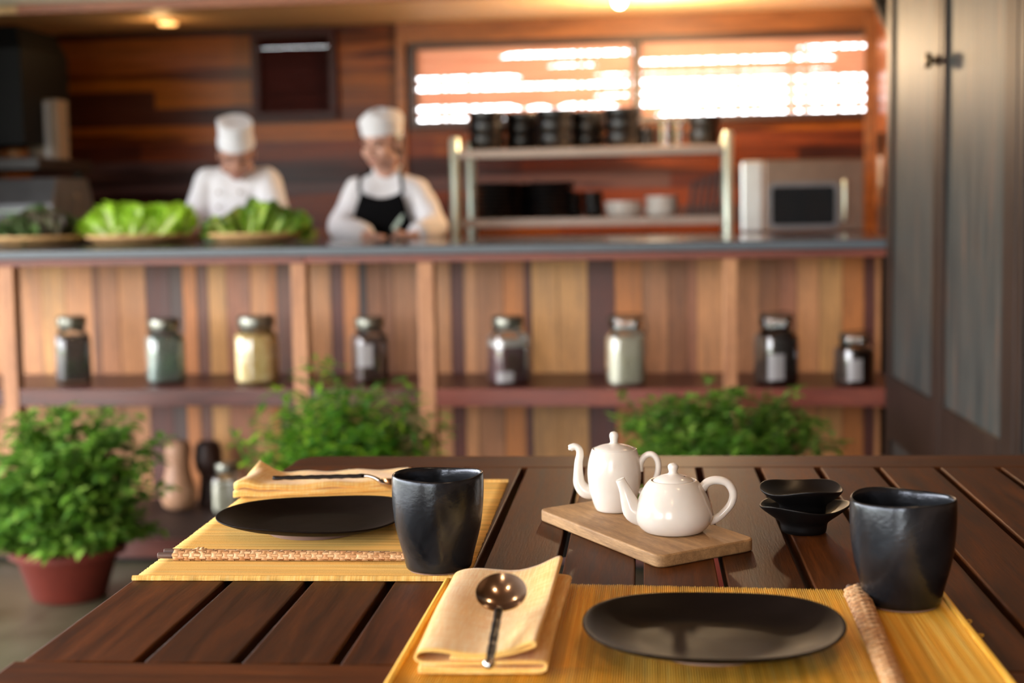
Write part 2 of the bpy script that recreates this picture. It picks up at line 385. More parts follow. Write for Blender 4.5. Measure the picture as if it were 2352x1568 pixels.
# ================================================================== SETTING
FL = -.01
bm = nb(); boxb(bm, -5.0, 3.2, -3.2, 7.7, FL-.1, FL); struct('floor', bm, 'stone_floor', smooth=False)
bm = nb(); boxb(bm, -40, 30, -40, 40, FL-.4, FL-.12); o = struct('ground', bm, 'garden_ground', smooth=False)
XL, XR, YB = ony(52, 300, 7.6).x, ony(2008, 300, 7.6).x, 7.6
CEIL = lambda Y: 2.055-(7.6-Y)*.05
YF = 6.35
# back wall: horizontal planks, opening for window_1
WX0, WX1, WZ0, WZ1 = ony(957, 200, YB).x, ony(1990, 160, YB).x, 1.548, 1.918
VX0, VX1 = ony(600, 170, YB).x, ony(760, 170, YB).x; VZ0, VZ1 = ony(680, 258, YB).z, ony(680, 88, YB).z
def wall_planks(bm, x0, x1, z0, z1):
    pal_top = [C(146, 84, 18), C(152, 86, 24), C(124, 68, 20), C(140, 76, 28), C(104, 54, 22), C(72, 38, 26)]
    pal_mid = [C(108, 50, 22), C(78, 34, 22), C(124, 66, 26), C(86, 62, 62), C(62, 30, 22), C(116, 56, 28)]  # the grey-purple tone stands for sheen on the boards
    z = z0; k = 0
    r = random.Random(21)
    cuts = sorted({z0, z1, WZ0-.0, WZ1, VZ0, VZ1}|{z0+.092*i for i in range(1, int((z1-z0)/.092)+1)})
    cuts = [c for i, c in enumerate(cuts) if i == 0 or c-cuts[i-1] > .0005]
    for za, zb in zip(cuts, cuts[1:]):
        row = int(((za+zb)/2-z0)/.092); rr = random.Random(row*13+5)
        x = x0; segs = []
        while x < x1:
            L = rr.uniform(.7, 1.9); pal = pal_top if z0+row*.092 > 1.42 else pal_mid
            segs.append((x, min(x1, x+L), rr.choice(pal))); x += L
        for a, b, c in segs:
            pieces = [(a, b)]
            for (hx0, hx1, hz0, hz1) in ((WX0, WX1, WZ0, WZ1), (VX0, VX1, VZ0, VZ1)):
                if za >= hz0-.001 and zb <= hz1+.001:
                    np_ = []
                    for p, q in pieces:
                        if q <= hx0 or p >= hx1: np_.append((p, q)); continue
                        if p < hx0: np_.append((p, hx0))
                        if q > hx1: np_.append((hx1, q))
                    pieces = np_
            for p, q in pieces:
                if q-p > .004: boxb(bm, p, q, YB-rr.uniform(0, .004), YB+.04, za, zb, c)
bm = nb(); wall_planks(bm, XL-.1, XR+.1, FL, 2.6)
struct('wall_back', bm, 'wall_planks', smooth=False)
# side walls of the kitchen
def plank_side(name, X, y0, y1, z0, z1, t, cols, seed):
    bm = nb(); r = random.Random(seed); z = z0
    while z < z1:
        boxb(bm, X-r.uniform(0, .002), X+t, y0, y1, z, min(z+.09, z1), r.choice(cols)); z += .09
    return struct(name, bm, 'wall_planks', smooth=False)
plank_side('wall_left', XL-.04, 4.9, YB, FL, 2.6, .04, [C(46, 28, 16), C(60, 38, 20), C(38, 22, 14)], 3)
plank_side('wall_right', XR, 4.4, YB, FL, 2.6, .04, [C(170, 106, 66), C(150, 88, 52), C(186, 126, 88)], 4)  # planks lightened in colour for the window light on this wall
# walls of the dining side (right of the folding doors) and roof
bm = nb(); boxb(bm, 1.9, 2.0, -4, 4.4, FL, 2.6); boxb(bm, XR, 2.0, 4.4, 4.5, FL, 2.6); struct('wall_dining', bm, 'ceiling_dark_wood', smooth=False)
bm = nb()  # wall added behind the camera; its openings shape reflections and contrast
for a, b in ((-4.4, -4.3), (-2.6, -1.7), (-.4, 2.0)): boxb(bm, a, b, -2.6, -2.5, FL, 2.6)
for a, b in ((-4.3, -2.6), (-1.7, -.4)): boxb(bm, a, b, -2.6, -2.5, 2.3, 2.6)
struct('wall_front_added', bm, 'ceiling_dark_wood', smooth=False)
bm = nb()
rings(bm, [[(XL-.2, YB+.1, CEIL(YB)), (XR+.2, YB+.1, CEIL(YB)), (XR+.2, YF, CEIL(YF)), (XL-.2, YF, CEIL(YF))],
           [(XL-.2, YB+.1, CEIL(YB)+.04), (XR+.2, YB+.1, CEIL(YB)+.04), (XR+.2, YF, CEIL(YF)+.04), (XL-.2, YF, CEIL(YF)+.04)]])
struct('ceiling_kitchen', bm, 'bamboo_ceiling', smooth=False)
bm = nb(); boxb(bm, -4.45, 3.3, -2.7, YF+.08, 2.6, 2.7); struct('ceiling_dining', bm, 'ceiling_dark_wood', smooth=False)
bm = nb(); fx = ony(45, 40, YF).x; boxb(bm, fx, XR, YF-.03, YF+.0, CEIL(YF)-.008, CEIL(YF)+.034); struct('trim_1', bm, 'fascia_wood', smooth=False, bevel=.003)
bm = nb(); boxb(bm, XL-.1, XR, YF-.0, YF+.03, CEIL(YF)+.03, 2.6); struct('wall_upper', bm, 'cream_plaster', smooth=False)
bm = nb(); x = ony(925, 100, YB).x; boxb(bm, x-.028, x+.012, YB-.035, YB, FL, CEIL(YB)); struct('trim_2', bm, 'trim_wood', smooth=False, bevel=.002)
bm = nb(); boxb(bm, XR-.05, XR, YB-.04, YB, FL, CEIL(YB)); struct('trim_3', bm, 'trim_wood', smooth=False, bevel=.002)
bm = nb(); boxb(bm, WX0-.08, XR-.05, YB-.03, YB, WZ1+.028, CEIL(YB)-.005); struct('trim_4', bm, 'trim_wood', smooth=False, bevel=.002)
bm = nb(); boxb(bm, XL, XL+.05, YB-.3, YB-.02, FL, CEIL(YB)-.02); struct('trim_5', bm, 'trim_wood', smooth=False, bevel=.002)

# window_1: long blind window
def win_empty(name, loc, **k):
    o = bpy.data.objects.new(name, None); COL.objects.link(o); o.location = loc; o['kind'] = 'structure'; return o
wn = win_empty('window_1', (0, YB, 0))
bm = nb(); t = .034
boxb(bm, WX0-t, WX1+t, -.03, .05, WZ1, WZ1+t); boxb(bm, WX0-t, WX1+t, -.03, .05, WZ0-t, WZ0)
boxb(bm, WX0-t, WX0, -.03, .05, WZ0, WZ1); boxb(bm, WX1, WX1+t, -.03, .05, WZ0, WZ1)
build('window_frame', bm, 'window_frame_wood', wn, smooth=False, bevel=.003)
MX = ony(1463, 160, YB).x
bm = nb(); boxb(bm, MX-.024, MX+.024, -.02, .045, WZ0, WZ1); build('mullion', bm, 'window_frame_wood', wn, smooth=False, bevel=.002)
xp = lambda px: ony(px, 180, YB).x
# openness of each row of the blind: (x0 px, x1 px, fraction open)
rowsL = [[(1170, 1455, .75)], [(1275, 1352, .3)], [(957, 1175, .5), (1375, 1455, .22)], [(957, 1455, .8)], [(1380, 1455, .35)], [(957, 1175, .8), (1225, 1245, .6), (1300, 1395, .8)], [(957, 1240, .62)]]
rowsR = [[(1850, 1990, .5)], [(1470, 1900, .8)], [(1470, 1900, .1)], [(1470, 1990, .95)], [(1470, 1990, .8)], [(1470, 1990, .95)], [(1520, 1990, .6)]]
PITCH = (WZ1-WZ0)/7
for px0, px1, rows in ((957, 1453, rowsL), (1473, 1990, rowsR)):
    bm = nb()
    for k, ops in enumerate(rows):
        zt = WZ1-k*PITCH; n = 90; rg = []
        for i in range(n+1):
            px = px0+(px1-px0)*i/n; x = xp(px); op = 0
            for a, b, q in ops:
                e_ = max(0, min(1, min((px-a)/22+1, (b-px)/22+1, 1))) if (px > a-22 and px < b+22) else 0
                op = max(op, q*e_)
            op = max(0, min(.92, op+(.10*NZ.noise(V((px*.02, k*3.1, 0))) if op > 0 else 0)))
            zb = zt-.0035-(PITCH-.0035)*(1-op*.5); zb = max(zb, zt-PITCH+.0004)
            rg.append([(x, .018, zt-.001), (x, .024, zt-.001), (x, .038, zb), (x, .032, zb)])
        rings(bm, rg)
    build('blind_slats', bm, 'blind_slat', wn, smooth=False)
# rods added behind the blind to break its bright gaps into beads
bm = nb(); r = random.Random(5)
x = WX0-.3
while x < WX1+.3:
    x += r.choice([.03, .04, .05, .065, .08, .1]); boxb(bm, x, x+r.uniform(.006, .026), YB+.25, YB+.262, 1.2, 2.3)
o = build('added_rod_screen', bm, 'palm_leaf' if False else 'wicker', smooth=False); tag(o, 'thin bamboo rod screen standing outdoors behind the long window', 'screen')
# window_2: small dark louvre
w2 = win_empty('window_2', (0, YB, 0)); t = .04
bm = nb(); boxb(bm, VX0-t, VX1+t, -.05, .03, VZ1, VZ1+t); boxb(bm, VX0-t, VX1+t, -.05, .03, VZ0-t, VZ0)
boxb(bm, VX0-t, VX0, -.05, .03, VZ0, VZ1); boxb(bm, VX1, VX1+t, -.05, .03, VZ0, VZ1)
build('window_frame', bm, 'dark_frame_wood', w2, smooth=False, bevel=.003)
bm = nb(); n = 8
for k in range(n):
    z = VZ0+(VZ1-VZ0)*(k+.5)/n; h = (VZ1-VZ0)/n*(1.02 if k in (0, n-1) else 1.12)
    box(bm, ((VX0+VX1)/2, .0, z+(.0 if k else .002)), (VX1-VX0, .008, h), Rx(radians(-28)))
build('louvre_slats', bm, 'dark_frame_wood', w2, smooth=False)
bm = nb(); boxb(bm, VX0, VX1, .024, .028, VZ0, VZ1); build('pane', bm, 'clear_glass', w2, smooth=False)

# folding doors on the right
dirD = V((sin(radians(3.53)), -cos(radians(3.53)), 0))
A0 = ony(2046, 900, 4.56); A0.z = FL+.01
def hit(px):      # distance along the door line that projects to px at eye height
    d = ray(px, 700); det = d.x*(-dirD.y)-(-dirD.x)*d.y
    t = (A0.x*(-dirD.y)-(-dirD.x)*A0.y)/det; return (V((d.x*t, d.y*t, 0))-V((A0.x, A0.y, 0))).dot(dirD)
s1, s2 = hit(2172), hit(2350)
angD = atan2(dirD.y, dirD.x)
def leaf(name, sa, sb, knob=False, st0=.05, st1=.05):
    L = sb-sa; o = win_empty(name, A0+dirD*sa); o.rotation_euler = (0, 0, angD)
    H = 2.5; tt = .035; z1, z2, z3, z4 = .0, .38-FL, .568-FL, H-.12
    bm = nb()
    boxb(bm, 0, st0, -tt/2, tt/2, z1, H); boxb(bm, L-st1, L-.003, -tt/2, tt/2, z1, H)
    build('stile', bm, 'door_frame_wood', o, smooth=False, bevel=.003)
    bm = nb()
    boxb(bm, st0, L-st1, -tt/2, tt/2, z2, z3); boxb(bm, st0, L-st1, -tt/2, tt/2, z1, z1+.16); boxb(bm, st0, L-st1, -tt/2, tt/2, z4, H)
    build('rail', bm, 'door_frame_wood', o, smooth=False, bevel=.003)
    bm = nb(); boxb(bm, st0, L-st1, -.008, .008, z3, z4); boxb(bm, st0, L-st1, -.008, .008, z1+.16, z2)
    build('door_panel', bm, 'door_panel_wood', o, smooth=False)
    if knob:
        zk = ony(2165, 150, 3.9).z-FL
        bm = nb(); lathe(bm, [(.016, 0), (.016, .004), (.008, .006), (.008, .014), (.018, .018), (.021, .026), (.016, .034), (.004, .036)], 24)
        build('door_handle', bm, 'brass_knob', o, loc=(L-.03, -tt/2, zk), rot=(radians(90), 0, 0))
    return o
leaf('door_1', 0, s1, True, .075, .085)
leaf('door_2', s1+.004, s2, False, .035, .10)
leaf('door_3', s2+.004, s2+.72)

# ================================================================== COUNTER
YC = 4.62; YCB = 5.07; XC0, XC1 = -3.6, .60; ZT = .982
ct = thing('worktop', (0, 0, 0), 'long glossy dark slate worktop along the top of the open shelves', 'worktop')
bm = nb(); boxb(bm, XC0, XC1, YC-.03, 5.66, ZT-.028, ZT); build('slab', bm, 'slate_top', ct, smooth=False, bevel=.004)
bm = nb(); boxb(bm, XC0, XC1, YC-.036, YC-.031, ZT-.027, ZT-.004); build('edge_strip', bm, 'slate_edge', ct, smooth=False, bevel=.001)
cs = thing('bar_counter', (0, 0, 0), 'wooden bar counter with open shelves and multicoloured vertical plank back', 'counter')
pl = [(0, 0), (95, 'T'), (150, 'Y'), (212, 'T'), (228, 'B'), (272, 'N'), (335, 'T'), (390, 'M'), (420, 'D'), (452, 'O'), (478, 'P'), (520, 'Y'), (575, 'R'), (618, 'T'), (636, 'O'), (690, 'P'),
      (760, 'T'), (788, 'M'), (825, 'O'), (842, 'K'), (880, 'B'), (905, 'B'), (980, 'N'), (1035, 'T'), (1065, 'M'), (1095, 'T'), (1155, 'N'), (1205, 'O'), (1220, 'M'), (1282, 'Y'), (1350, 'Y'),
      (1412, 'M'), (1475, 'O'), (1535, 'N'), (1580, 'B'), (1600, 'R'), (1680, 'T'), (1745, 'N'), (1790, 'B'), (1830, 'R'), (1882, 'T'), (1935, 'Y'), (1985, 'O'), (2010, 'M'), (2060, 'T'), (2110, 'N')]
pc = dict(T=C(214, 148, 96), Y=C(222, 162, 98), B=C(152, 96, 60), N=C(184, 124, 82), M=C(104, 52, 40), D=C(92, 62, 52), O=C(206, 128, 66), P=C(124, 78, 60), R=C(178, 114, 82), K=C(62, 44, 42))
bm = nb(); px = -120; r = random.Random(3)
lst = [(p, k) for p, k in pl if k]; prevx = ony(-40, 700, YCB).x
x = XC0
for a in range(30):
    nx = min(x+.07, prevx)
    if nx > x: boxb(bm, x, nx-.002, YCB, YCB+.02, FL, ZT-.03, pc[r.choice('TYNBO')])
    x = nx
    if x >= prevx: break
for p, k in lst:
    x = ony(p, 700, YCB).x
    if x > XC1: x = XC1
    if x-prevx > .004:
        c = V(pc[k][:3])*r.uniform(.9, 1.08); boxb(bm, prevx+.0012, x-.0012, YCB+r.uniform(0, .004), YCB+.02, FL, ZT-.03, (*c, 1))
    prevx = x
build('plank_back', bm, 'counter_planks', cs, smooth=False)
bm = nb(); boxb(bm, XC0, XC1, YCB+.021, YCB+.04, FL, ZT-.03); build('backing_board', bm, 'plinth_dark', cs, smooth=False)
xj = ony(700, 590, YC).x
for a, b, yy in ((XC0, xj-.002, YC-.004), (xj+.002, XC1, YC-.012)):
    bm = nb(); boxb(bm, a, b, yy, YC+.06, .928, ZT-.03); build('top_rail', bm, 'red_rail_wood', cs, smooth=False, bevel=.003)
# shelves, split in bays by the posts
SH = .523
bm = nb(); boxb(bm, XC0, XC1, YC+.022, YCB, SH-.03, SH); build('shelf', bm, 'shelf_wood', cs, smooth=False)
posts = [(2, 36), (672, 706), (962, 999), (1662, 1694)]
pxs = [(ony(a, 760, YC).x, ony(b, 760, YC).x) for a, b in posts]
for a, b in pxs:
    bm = nb(); boxb(bm, a, b, YC-.002, YC+.05, .07, .928); build('post', bm, 'post_wood', cs, smooth=False, bevel=.003)
eds = [XC0]+[q for p in pxs for q in p]+[XC1]
for a, b in zip(eds[::2], eds[1::2]):
    if b-a > .02:
        bm = nb(); boxb(bm, a+.001, b-.001, YC, YC+.022, SH-.056, SH); build('shelf_edge', bm, 'red_rail_wood' if a > -1.2 else 'shelf_wood', cs, smooth=False, bevel=.002)
        bm = nb(); boxb(bm, a, b, 4.43, 4.45, .008, .068); build('lower_edge', bm, 'shelf_wood', cs, smooth=False, bevel=.002)
bm = nb(); boxb(bm, XC0, XC1, 4.451, YCB, .03, .07); build('lower_shelf', bm, 'dark_wood_under', cs, smooth=False)
bm = nb(); boxb(bm, XC0, XC1, 4.47, YC+.06, FL, .03); build('plinth', bm, 'plinth_dark', cs, smooth=False)

# ---------------------------------------------------------------- storage jars
def rsq(a, r, k=.62):      # rounded square radius
    n = 2+2.6*k; return r/((abs(cos(a))**n+abs(sin(a))**n)**(1/n))
def jar(px0, px1, pyt, pyb, fill, label, level=.8, bail=False, band=None, square=.8, rz=.25, topfill=None, dy=0):
    c = onz((px0+px1)/2-4, pyb-6+dy, SH); w_ = (ony(px1, 800, c.y).x-ony(px0, 800, c.y).x)*.93; h = ony((px0+px1)/2, pyt, c.y).z-SH
    o = thing('storage_jar', (c.x, c.y, SH), label, 'jar', None, rz); R = w_/2
    hb = h*.76; hn = h*.88
    pr_ = [(R*.90, .002), (R*.98, .008), (R, .02), (R, hb*.5), (R*.99, hb*.86), (R*.94, hb*.95), (R*.80, hb*1.03), (R*.70, hb*1.07), (R*.70, hn)]
    fn = lambda a, r_, z, k: (rsq(a, r_, square if z < hb else 0)*cos(a), rsq(a, r_, square if z < hb else 0)*sin(a), z)
    bm = nb(); lathe(bm, pr_, 40, fn=fn, cap1=False); build('glass_body', bm, 'jar_glass', o)
    bm = nb(); q = hb*level
    lathe(bm, [(R*.84, .008), (R*.93, .014), (R*.94, q*.5), (R*.94, q*.97), (R*.85, q)], 40, fn=fn); cts = build('contents', bm, fill, o)
    if topfill:
        bm = nb(); lathe(bm, [(R*.86, q), (R*.93, q+.002), (R*.93, q+.016), (R*.8, q+.02)], 40, fn=fn); build('top_layer', bm, topfill, o)
    bm = nb(); lathe(bm, [(R*.80, hn-.012), (R*.83, hn-.008), (R*.83, h-.006), (R*.78, h-.001), (R*.3, h)], 40); build('lid', bm, 'jar_lid_metal' if not bail else 'clear_glass', o)
    if not bail:
        pass
    else:
        bm = nb(); tube(bm, [(R*.74*cos(i*pi/12), R*.74*sin(i*pi/12), hn-.010) for i in range(25)], .0022, 8)
        tube(bm, [(R*.84*cos(i*pi/12), R*.84*sin(i*pi/12), h-.006) for i in range(25)], .0035, 8)
        build('lid_rim', bm, 'jar_lid_metal', o)
        bm = nb(); tube(bm, [(R*.74, -.004, hn-.012), (R*1.12, -.004, hn-.03), (R*1.1, .0, hn+.01), (R*.9, 0, h+.004), (0, 0, h+.006), (-R*.9, 0, h), (-R*.86, 0, hn-.01)], .0022, 8, 5)
        tube(bm, [(R*.74, .006, hn-.012), (R*1.12, .006, hn-.03), (R*1.02, .004, hb*.8)], .002, 8, 4)
        build('wire_bail', bm, 'dark_wire', o)
    if band:
        bm = nb(); zs = (band[0]*hb, band[1]*hb); a0, a1 = radians(-90-rz*57-22), radians(-90-rz*57+22); rg = []
        for i in range(9):
            a = a0+(a1-a0)*i/8; rr = rsq(a, R*1.004, square); rr2 = rr*1.012
            rg.append([(rr*cos(a), rr*sin(a), zs[0]), (rr2*cos(a), rr2*sin(a), zs[0]), (rr2*cos(a), rr2*sin(a), zs[1]), (rr*cos(a), rr*sin(a), zs[1])])
        rings(bm, rg); build('label_and_glare', bm, 'white_paper_and_glare', o)  # on the two dark-spice jars this patch is painted glare
    return o
jar(133, 215, 725, 885, 'seed_fill', 'square glass jar of dark seeds, leftmost on the shelf', .92, rz=.5)
jar(340, 430, 730, 884, 'grey_leaf_fill', 'glass jar of pale grey-green dried leaves on the shelf', .95, rz=.55)
jar(543, 650, 724, 886, 'yellow_fill', 'wide glass jar packed with pale yellow chips on the shelf', .98, rz=.3, square=.35)
jar(813, 897, 727, 884, 'brown_fill', 'glass jar of brown spice with printed label between two posts', .9, rz=.5, band=(.35, .8))
jar(1125, 1219, 725, 888, 'purple_fill', 'glass jar of purplish brown powder under a white top layer', .74, rz=.5, topfill='white_fill', band=(.08, .28))
jar(1396, 1487, 726, 890, 'cream_fill', 'clip-top glass jar of cream flour on the shelf', .93, True, rz=.3)
jar(1738, 1834, 722, 888, 'star_fill', 'tall clip-top glass jar of dark whole spice near the folding door', .95, True, rz=.5, band=(.12, .6))  # pale band stands for glare on the glass, no label
jar(1922, 2008, 765, 890, 'star_fill', 'small squat clip-top glass jar of dark spice, rightmost on the shelf', .9, True, rz=.5, band=(.15, .7))  # band painted as a whitish highlight on this jar

# lower shelf: squash, dark gourd, jar
LS = .07
c = ony(412, 1172, 4.88); c.z = LS
sq = thing('butternut_squash', c, 'pale brown hourglass shaped butternut squash standing on the lower shelf', 'squash')
bm = nb(); s_ = .056/.056
lathe(bm, [(.010, .0), (.03, .003), (.048, .018), (.056, .045), (.054, .075), (.044, .105), (.037, .135), (.036, .165), (.040, .195), (.038, .215), (.026, .229), (.008, .233)], 32, fn=lambda a, r, z, k: (1.14*r*cos(a)+.08*z*z, 1.14*r*sin(a), z*1.05)); build('flesh', bm, 'squash_skin', sq)
bm = nb(); tube(bm, [(.0, 0, .228), (.006, 0, .246)], [.009, .007], 8); build('stem', bm, 'dark_gourd', sq)
c = ony(482, 1165, 4.96); c.z = LS
dg = thing('dark_vase', c, 'dark brown turned wooden vase behind the butternut squash', 'vase')
bm = nb(); lathe(bm, [(.036, 0), (.04, .01), (.034, .06), (.030, .11), (.044, .13), (.050, .165), (.046, .205), (.036, .225), (.030, .222), (.036, .2), (.03, .15)], 32); build('body', bm, 'dark_gourd', dg)
bm = nb(); lathe(bm, [(.0405, .008), (.042, .012), (.0405, .018)], 32, cap0=False, cap1=False); build('foot_ring', bm, 'dark_gourd', dg, solid=.002)
SHsave = SH; SH = LS

jr = jar(495, 562, 1062, 1182, 'cream_fill', 'glass jar of beige powder on the lower shelf beside the squash', .8, rz=.1)
SH = SHsave

# ---------------------------------------------------------------- baskets and greens
def basket(px, py, wpx, label):
    c = ony(px, py, 5.33); R = wpx/2*(c-V((0, 0, EYE))).dot(fwd)/F_PX
    o = thing('basket', (c.x, c.y, ZT), label, 'basket')
    bm = nb(); lathe(bm, [(R*.55, .001), (R*.8, .006), (R*.94, .02), (R*.985, .03), (R*.96, .03), (R*.9, .022), (R*.75, .011), (R*.5, .007), (.01, .006)], 56, fn=lambda a, r, z, k: ((r+.0012*cos(a*44+k*pi))*cos(a), (r+.0012*cos(a*44+k*pi))*sin(a), z)); build('bowl', bm, 'wicker', o)
    bm = nb(); tube(bm, [((R+.001*cos(i*1.9))*cos(2*pi*i/120), (R+.001*cos(i*1.9))*sin(2*pi*i/120), .031+.001*sin(i*1.3)) for i in range(121)], .0065, 8); build('rim', bm, 'wicker', o)
    return o, c, R
def gleaf(bm, base, dirv, L, W, c0, c1, rib, ruf=.12, curl=.3, seed=0, nu=9, nv=11, tipc=None):
    d = V(dirv).normalized(); s = d.cross(V((0, -1, .3))).normalized(); n = s.cross(d); r = random.Random(seed); ph = r.uniform(0, 9)
    rg = []; vs = []
    for j in range(nv):
        v = j/(nv-1); row = []
        wd = W*(.22+.78*sin(min(1, v*1.25)*pi/2))*(1 if v < .8 else sqrt(max(.05, 1-((v-.8)/.22)**2)))
        for i in range(nu):
            u = i/(nu-1)*2-1
            p = V(base)+d*L*v+s*u*wd/2+n*(curl*L*v*v*.5+abs(u)**1.6*wd*.35+ruf*W*u*u*sin(v*13+u*5+ph)*v)+V((NZ.noise(V((u*3, v*6, ph))), NZ.noise(V((u*3, v*6, ph+9))), NZ.noise(V((u*4, v*7, ph+5)))))*W*.16*(v**1.5)
            row.append(bm.verts.new(p))
        vs.append(row)
    fs = []
    for j in range(nv-1):
        for i in range(nu-1):
            f = bm.faces.new((vs[j][i], vs[j][i+1], vs[j+1][i+1], vs[j+1][i])); v = (j+.5)/(nv-1); u = abs((i+.5)/(nu-1)*2-1)
            k = min(1, max(0, v*1.1+u*.5-.25)); c = V(c0[:3]).lerp(V(c1[:3]), k)
            if u < .2+.14*(1-v) and v < .85: c = c.lerp(V(rib[:3]), .95*(1-v*v))
            c = c*r.uniform(.92, 1.08); paint(bm, [f], (*c, 1))
ORD = ['first', 'second', 'third', 'fourth', 'fifth', 'sixth', 'seventh', 'eighth', 'ninth', 'tenth']
def greens(name, cen, pts, label, cat, group, mk):
    for i, (x, y, z, d) in enumerate(pts):
        bm = nb(); mk(bm, i, d); o = build(name, bm, 'lettuce_leaf', None, loc=(cen.x+x, cen.y+y, ZT+z), recalc=False)
        row = [p for p in pts if (p[1] > .03) == (y > .03)]; k = sorted(row).index((x, y, z, d))
        tag(o, label+', '+ORD[k]+' from left in the '+('back' if y > .03 else 'front')+' row', cat, group)
r = random.Random(11)
b1, c1, R1 = basket(85, 553, 226, 'shallow round woven basket of red leaf lettuce, leftmost on the worktop')
b2, c2, R2 = basket(318, 556, 226, 'shallow round woven basket of bright green lettuce on the worktop')
b3, c3, R3 = basket(589, 553, 208, 'shallow round woven basket of leafy greens before the chef in the tall hat')
def mk_red(bm, i, d):
    q = random.Random(i)
    for k in range(9):
        a = k*2.4; e_ = q.uniform(.25, 1.0); dv = (cos(a)*cos(e_), sin(a)*cos(e_), sin(e_))
        g = q.random(); cA = C(70, 90, 50) if g < .75 else C(110, 170, 50); cB = q.choice([C(84, 66, 60), C(116, 104, 88), C(80, 110, 60), C(116, 140, 90)])
        gleaf(bm, (0, 0, .0), dv, q.uniform(.065, .105), q.uniform(.045, .07), cA, cB, C(150, 160, 120), .35, .2, i*20+k, 6, 6)
greens('red_lettuce', c1, [(R1*.62*cos(i*2.39)*sqrt((i+.5)/11), R1*.62*sin(i*2.39)*sqrt((i+.5)/11), .025+.06*(1-sqrt((i+.5)/11)), 0) for i in range(11)], 'dark red lettuce head in the leftmost basket', 'lettuce', 'red leaf lettuce heads in the leftmost basket', mk_red)
def mk_rom(bm, i, d):
    q = random.Random(i+50)
    for k in range(7):
        a = (k-3)*.26+d*.5+q.uniform(-.08, .08); dv = (sin(a), q.uniform(.05, .45), cos(a))
        gleaf(bm, (q.uniform(-.018, .018), q.uniform(-.03, .03), 0), dv, q.uniform(.115, .14), q.uniform(.055, .075), C(190, 215, 110), C(178, 224, 64), C(235, 238, 190), .34, -.08, i*20+k)
greens('green_lettuce', c2, [((i-3)*R2*.235, (-.045 if i % 2 else .015), .022, (i-3)*.16) for i in range(7)]+[((i-2.5)*R2*.25, .07, .022, (i-2.5)*.16) for i in range(6)], 'bright green lettuce in the middle basket', 'lettuce', 'bright green lettuce heads in the basket', mk_rom)
def mk_gr(bm, i, d):
    q = random.Random(i+90)
    for k in range(6):
        a = d+q.uniform(-.35, .35); dv = (sin(a), q.uniform(-.2, .5), cos(a)*q.uniform(.7, 1))
        gleaf(bm, (q.uniform(-.02, .02), q.uniform(-.03, .03), 0), dv, q.uniform(.11, .15)*(1-.28*abs(d)), q.uniform(.035, .055), C(150, 190, 62), q.choice([C(104, 150, 40), C(150, 190, 56), C(140, 140, 50), C(84, 124, 38)]), C(206, 222, 120), .18, -.1, i*20+k)
greens('leafy_green', c3, [((i-3)*R3*.24, (-.05 if i % 2 else .01), .016, (i-3)*.36) for i in range(7)]+[((i-2)*R3*.26, .06, .02, (i-2)*.3) for i in range(5)], 'leafy green bunch in the right basket', 'greens', 'leafy green bunches in the right-hand basket', mk_gr)

# ================================================================== KITCHEN BACK BENCH
YR = 6.6; ZB = ony(1047, 551, YR).z
bk = thing('back_bench', (0, 0, 0), 'long brown kitchen bench along the plank wall under the rack', 'bench')
bm = nb(); boxb(bm, -1.5, XR-.005, 6.42, YB-.06, ZB-.04, ZB); build('bench_top', bm, 'bench_wood', bk, smooth=False, bevel=.003)
bm = nb(); boxb(bm, -1.46, XR-.02, 6.48, YB-.08, FL+.01, ZB-.04); build('cabinet_body', bm, 'cabinet_brown', bk, smooth=False)
# steel rack
rk = thing('steel_rack', (0, 0, ZB), 'two-tier polished steel rack of black crockery on the back bench', 'rack')
xa, xb = ony(1047, 450, YR).x, ony(1672, 450, YR).x; zu, zl = ony(1350, 348, YR).z-ZB, ony(1350, 508, YR).z-ZB; ztop = ony(1047, 316, YR).z-ZB
YRB = YR+.47
for x, y in ((xa, YR), (xb, YR), (xa, YRB), (xb, YRB)):
    bm = nb(); lathe(bm, [(.018, 0), (.024, .004), (.024, .016), (.024, ztop-.01), (.018, ztop)], 20, (x, y, 0)); build('post', bm, 'steel', rk)
for z, nm in ((zu, 'shelf'), (zl, 'shelf')):
    bm = nb(); boxb(bm, xa+.02, xb-.02, YR-.014, YRB+.014, z-.012, z+.012); boxb(bm, xa+.02, xb-.02, YR-.02, YR-.012, z-.022, z+.018); build(nm, bm, 'rack_shelf_steel', rk, smooth=False, bevel=.003)
# crockery
def bowlobj(R, h, mat, label, group, name='bowl', cat='bowl', flare=.75):
    bm = nb(); lathe(bm, [(R*flare*.75, 0), (R*flare, .004), (R*.93, h*.4), (R, h*.8), (R*.985, h), (R*.93, h), (R*.9, h*.75), (R*.84, h*.4), (R*.6, .008)], 36)
    o = build(name, bm, mat); return tag(o, label, cat, group)
first = {}
def stack(px, Y, zbase, R, h, n, mat, label, group, name='bowl', cat='bowl', step=.8, flare=.75, dx=0):
    x = ony(px, 400, Y).x
    for i in range(n):
        key = (round(R, 4), round(h, 4), mat, name)
        if key in first:
            o = first[key].copy(); COL.objects.link(o); o['label'] = label; o['group'] = group
        else: o = first[key] = bowlobj(R, h, mat, label, group, name, cat, flare)
        if n <= 3: o['label'] = ('bottom ', 'middle ' if n == 3 else 'top ', 'top ')[i]+label
        o.location = (x+rnd.uniform(-.003, .003), Y, zbase+i*h*step); o.rotation_euler = (0, 0, rnd.uniform(0, 6))
ZU, ZL = ZB+zu+.0125, ZB+zl+.0125
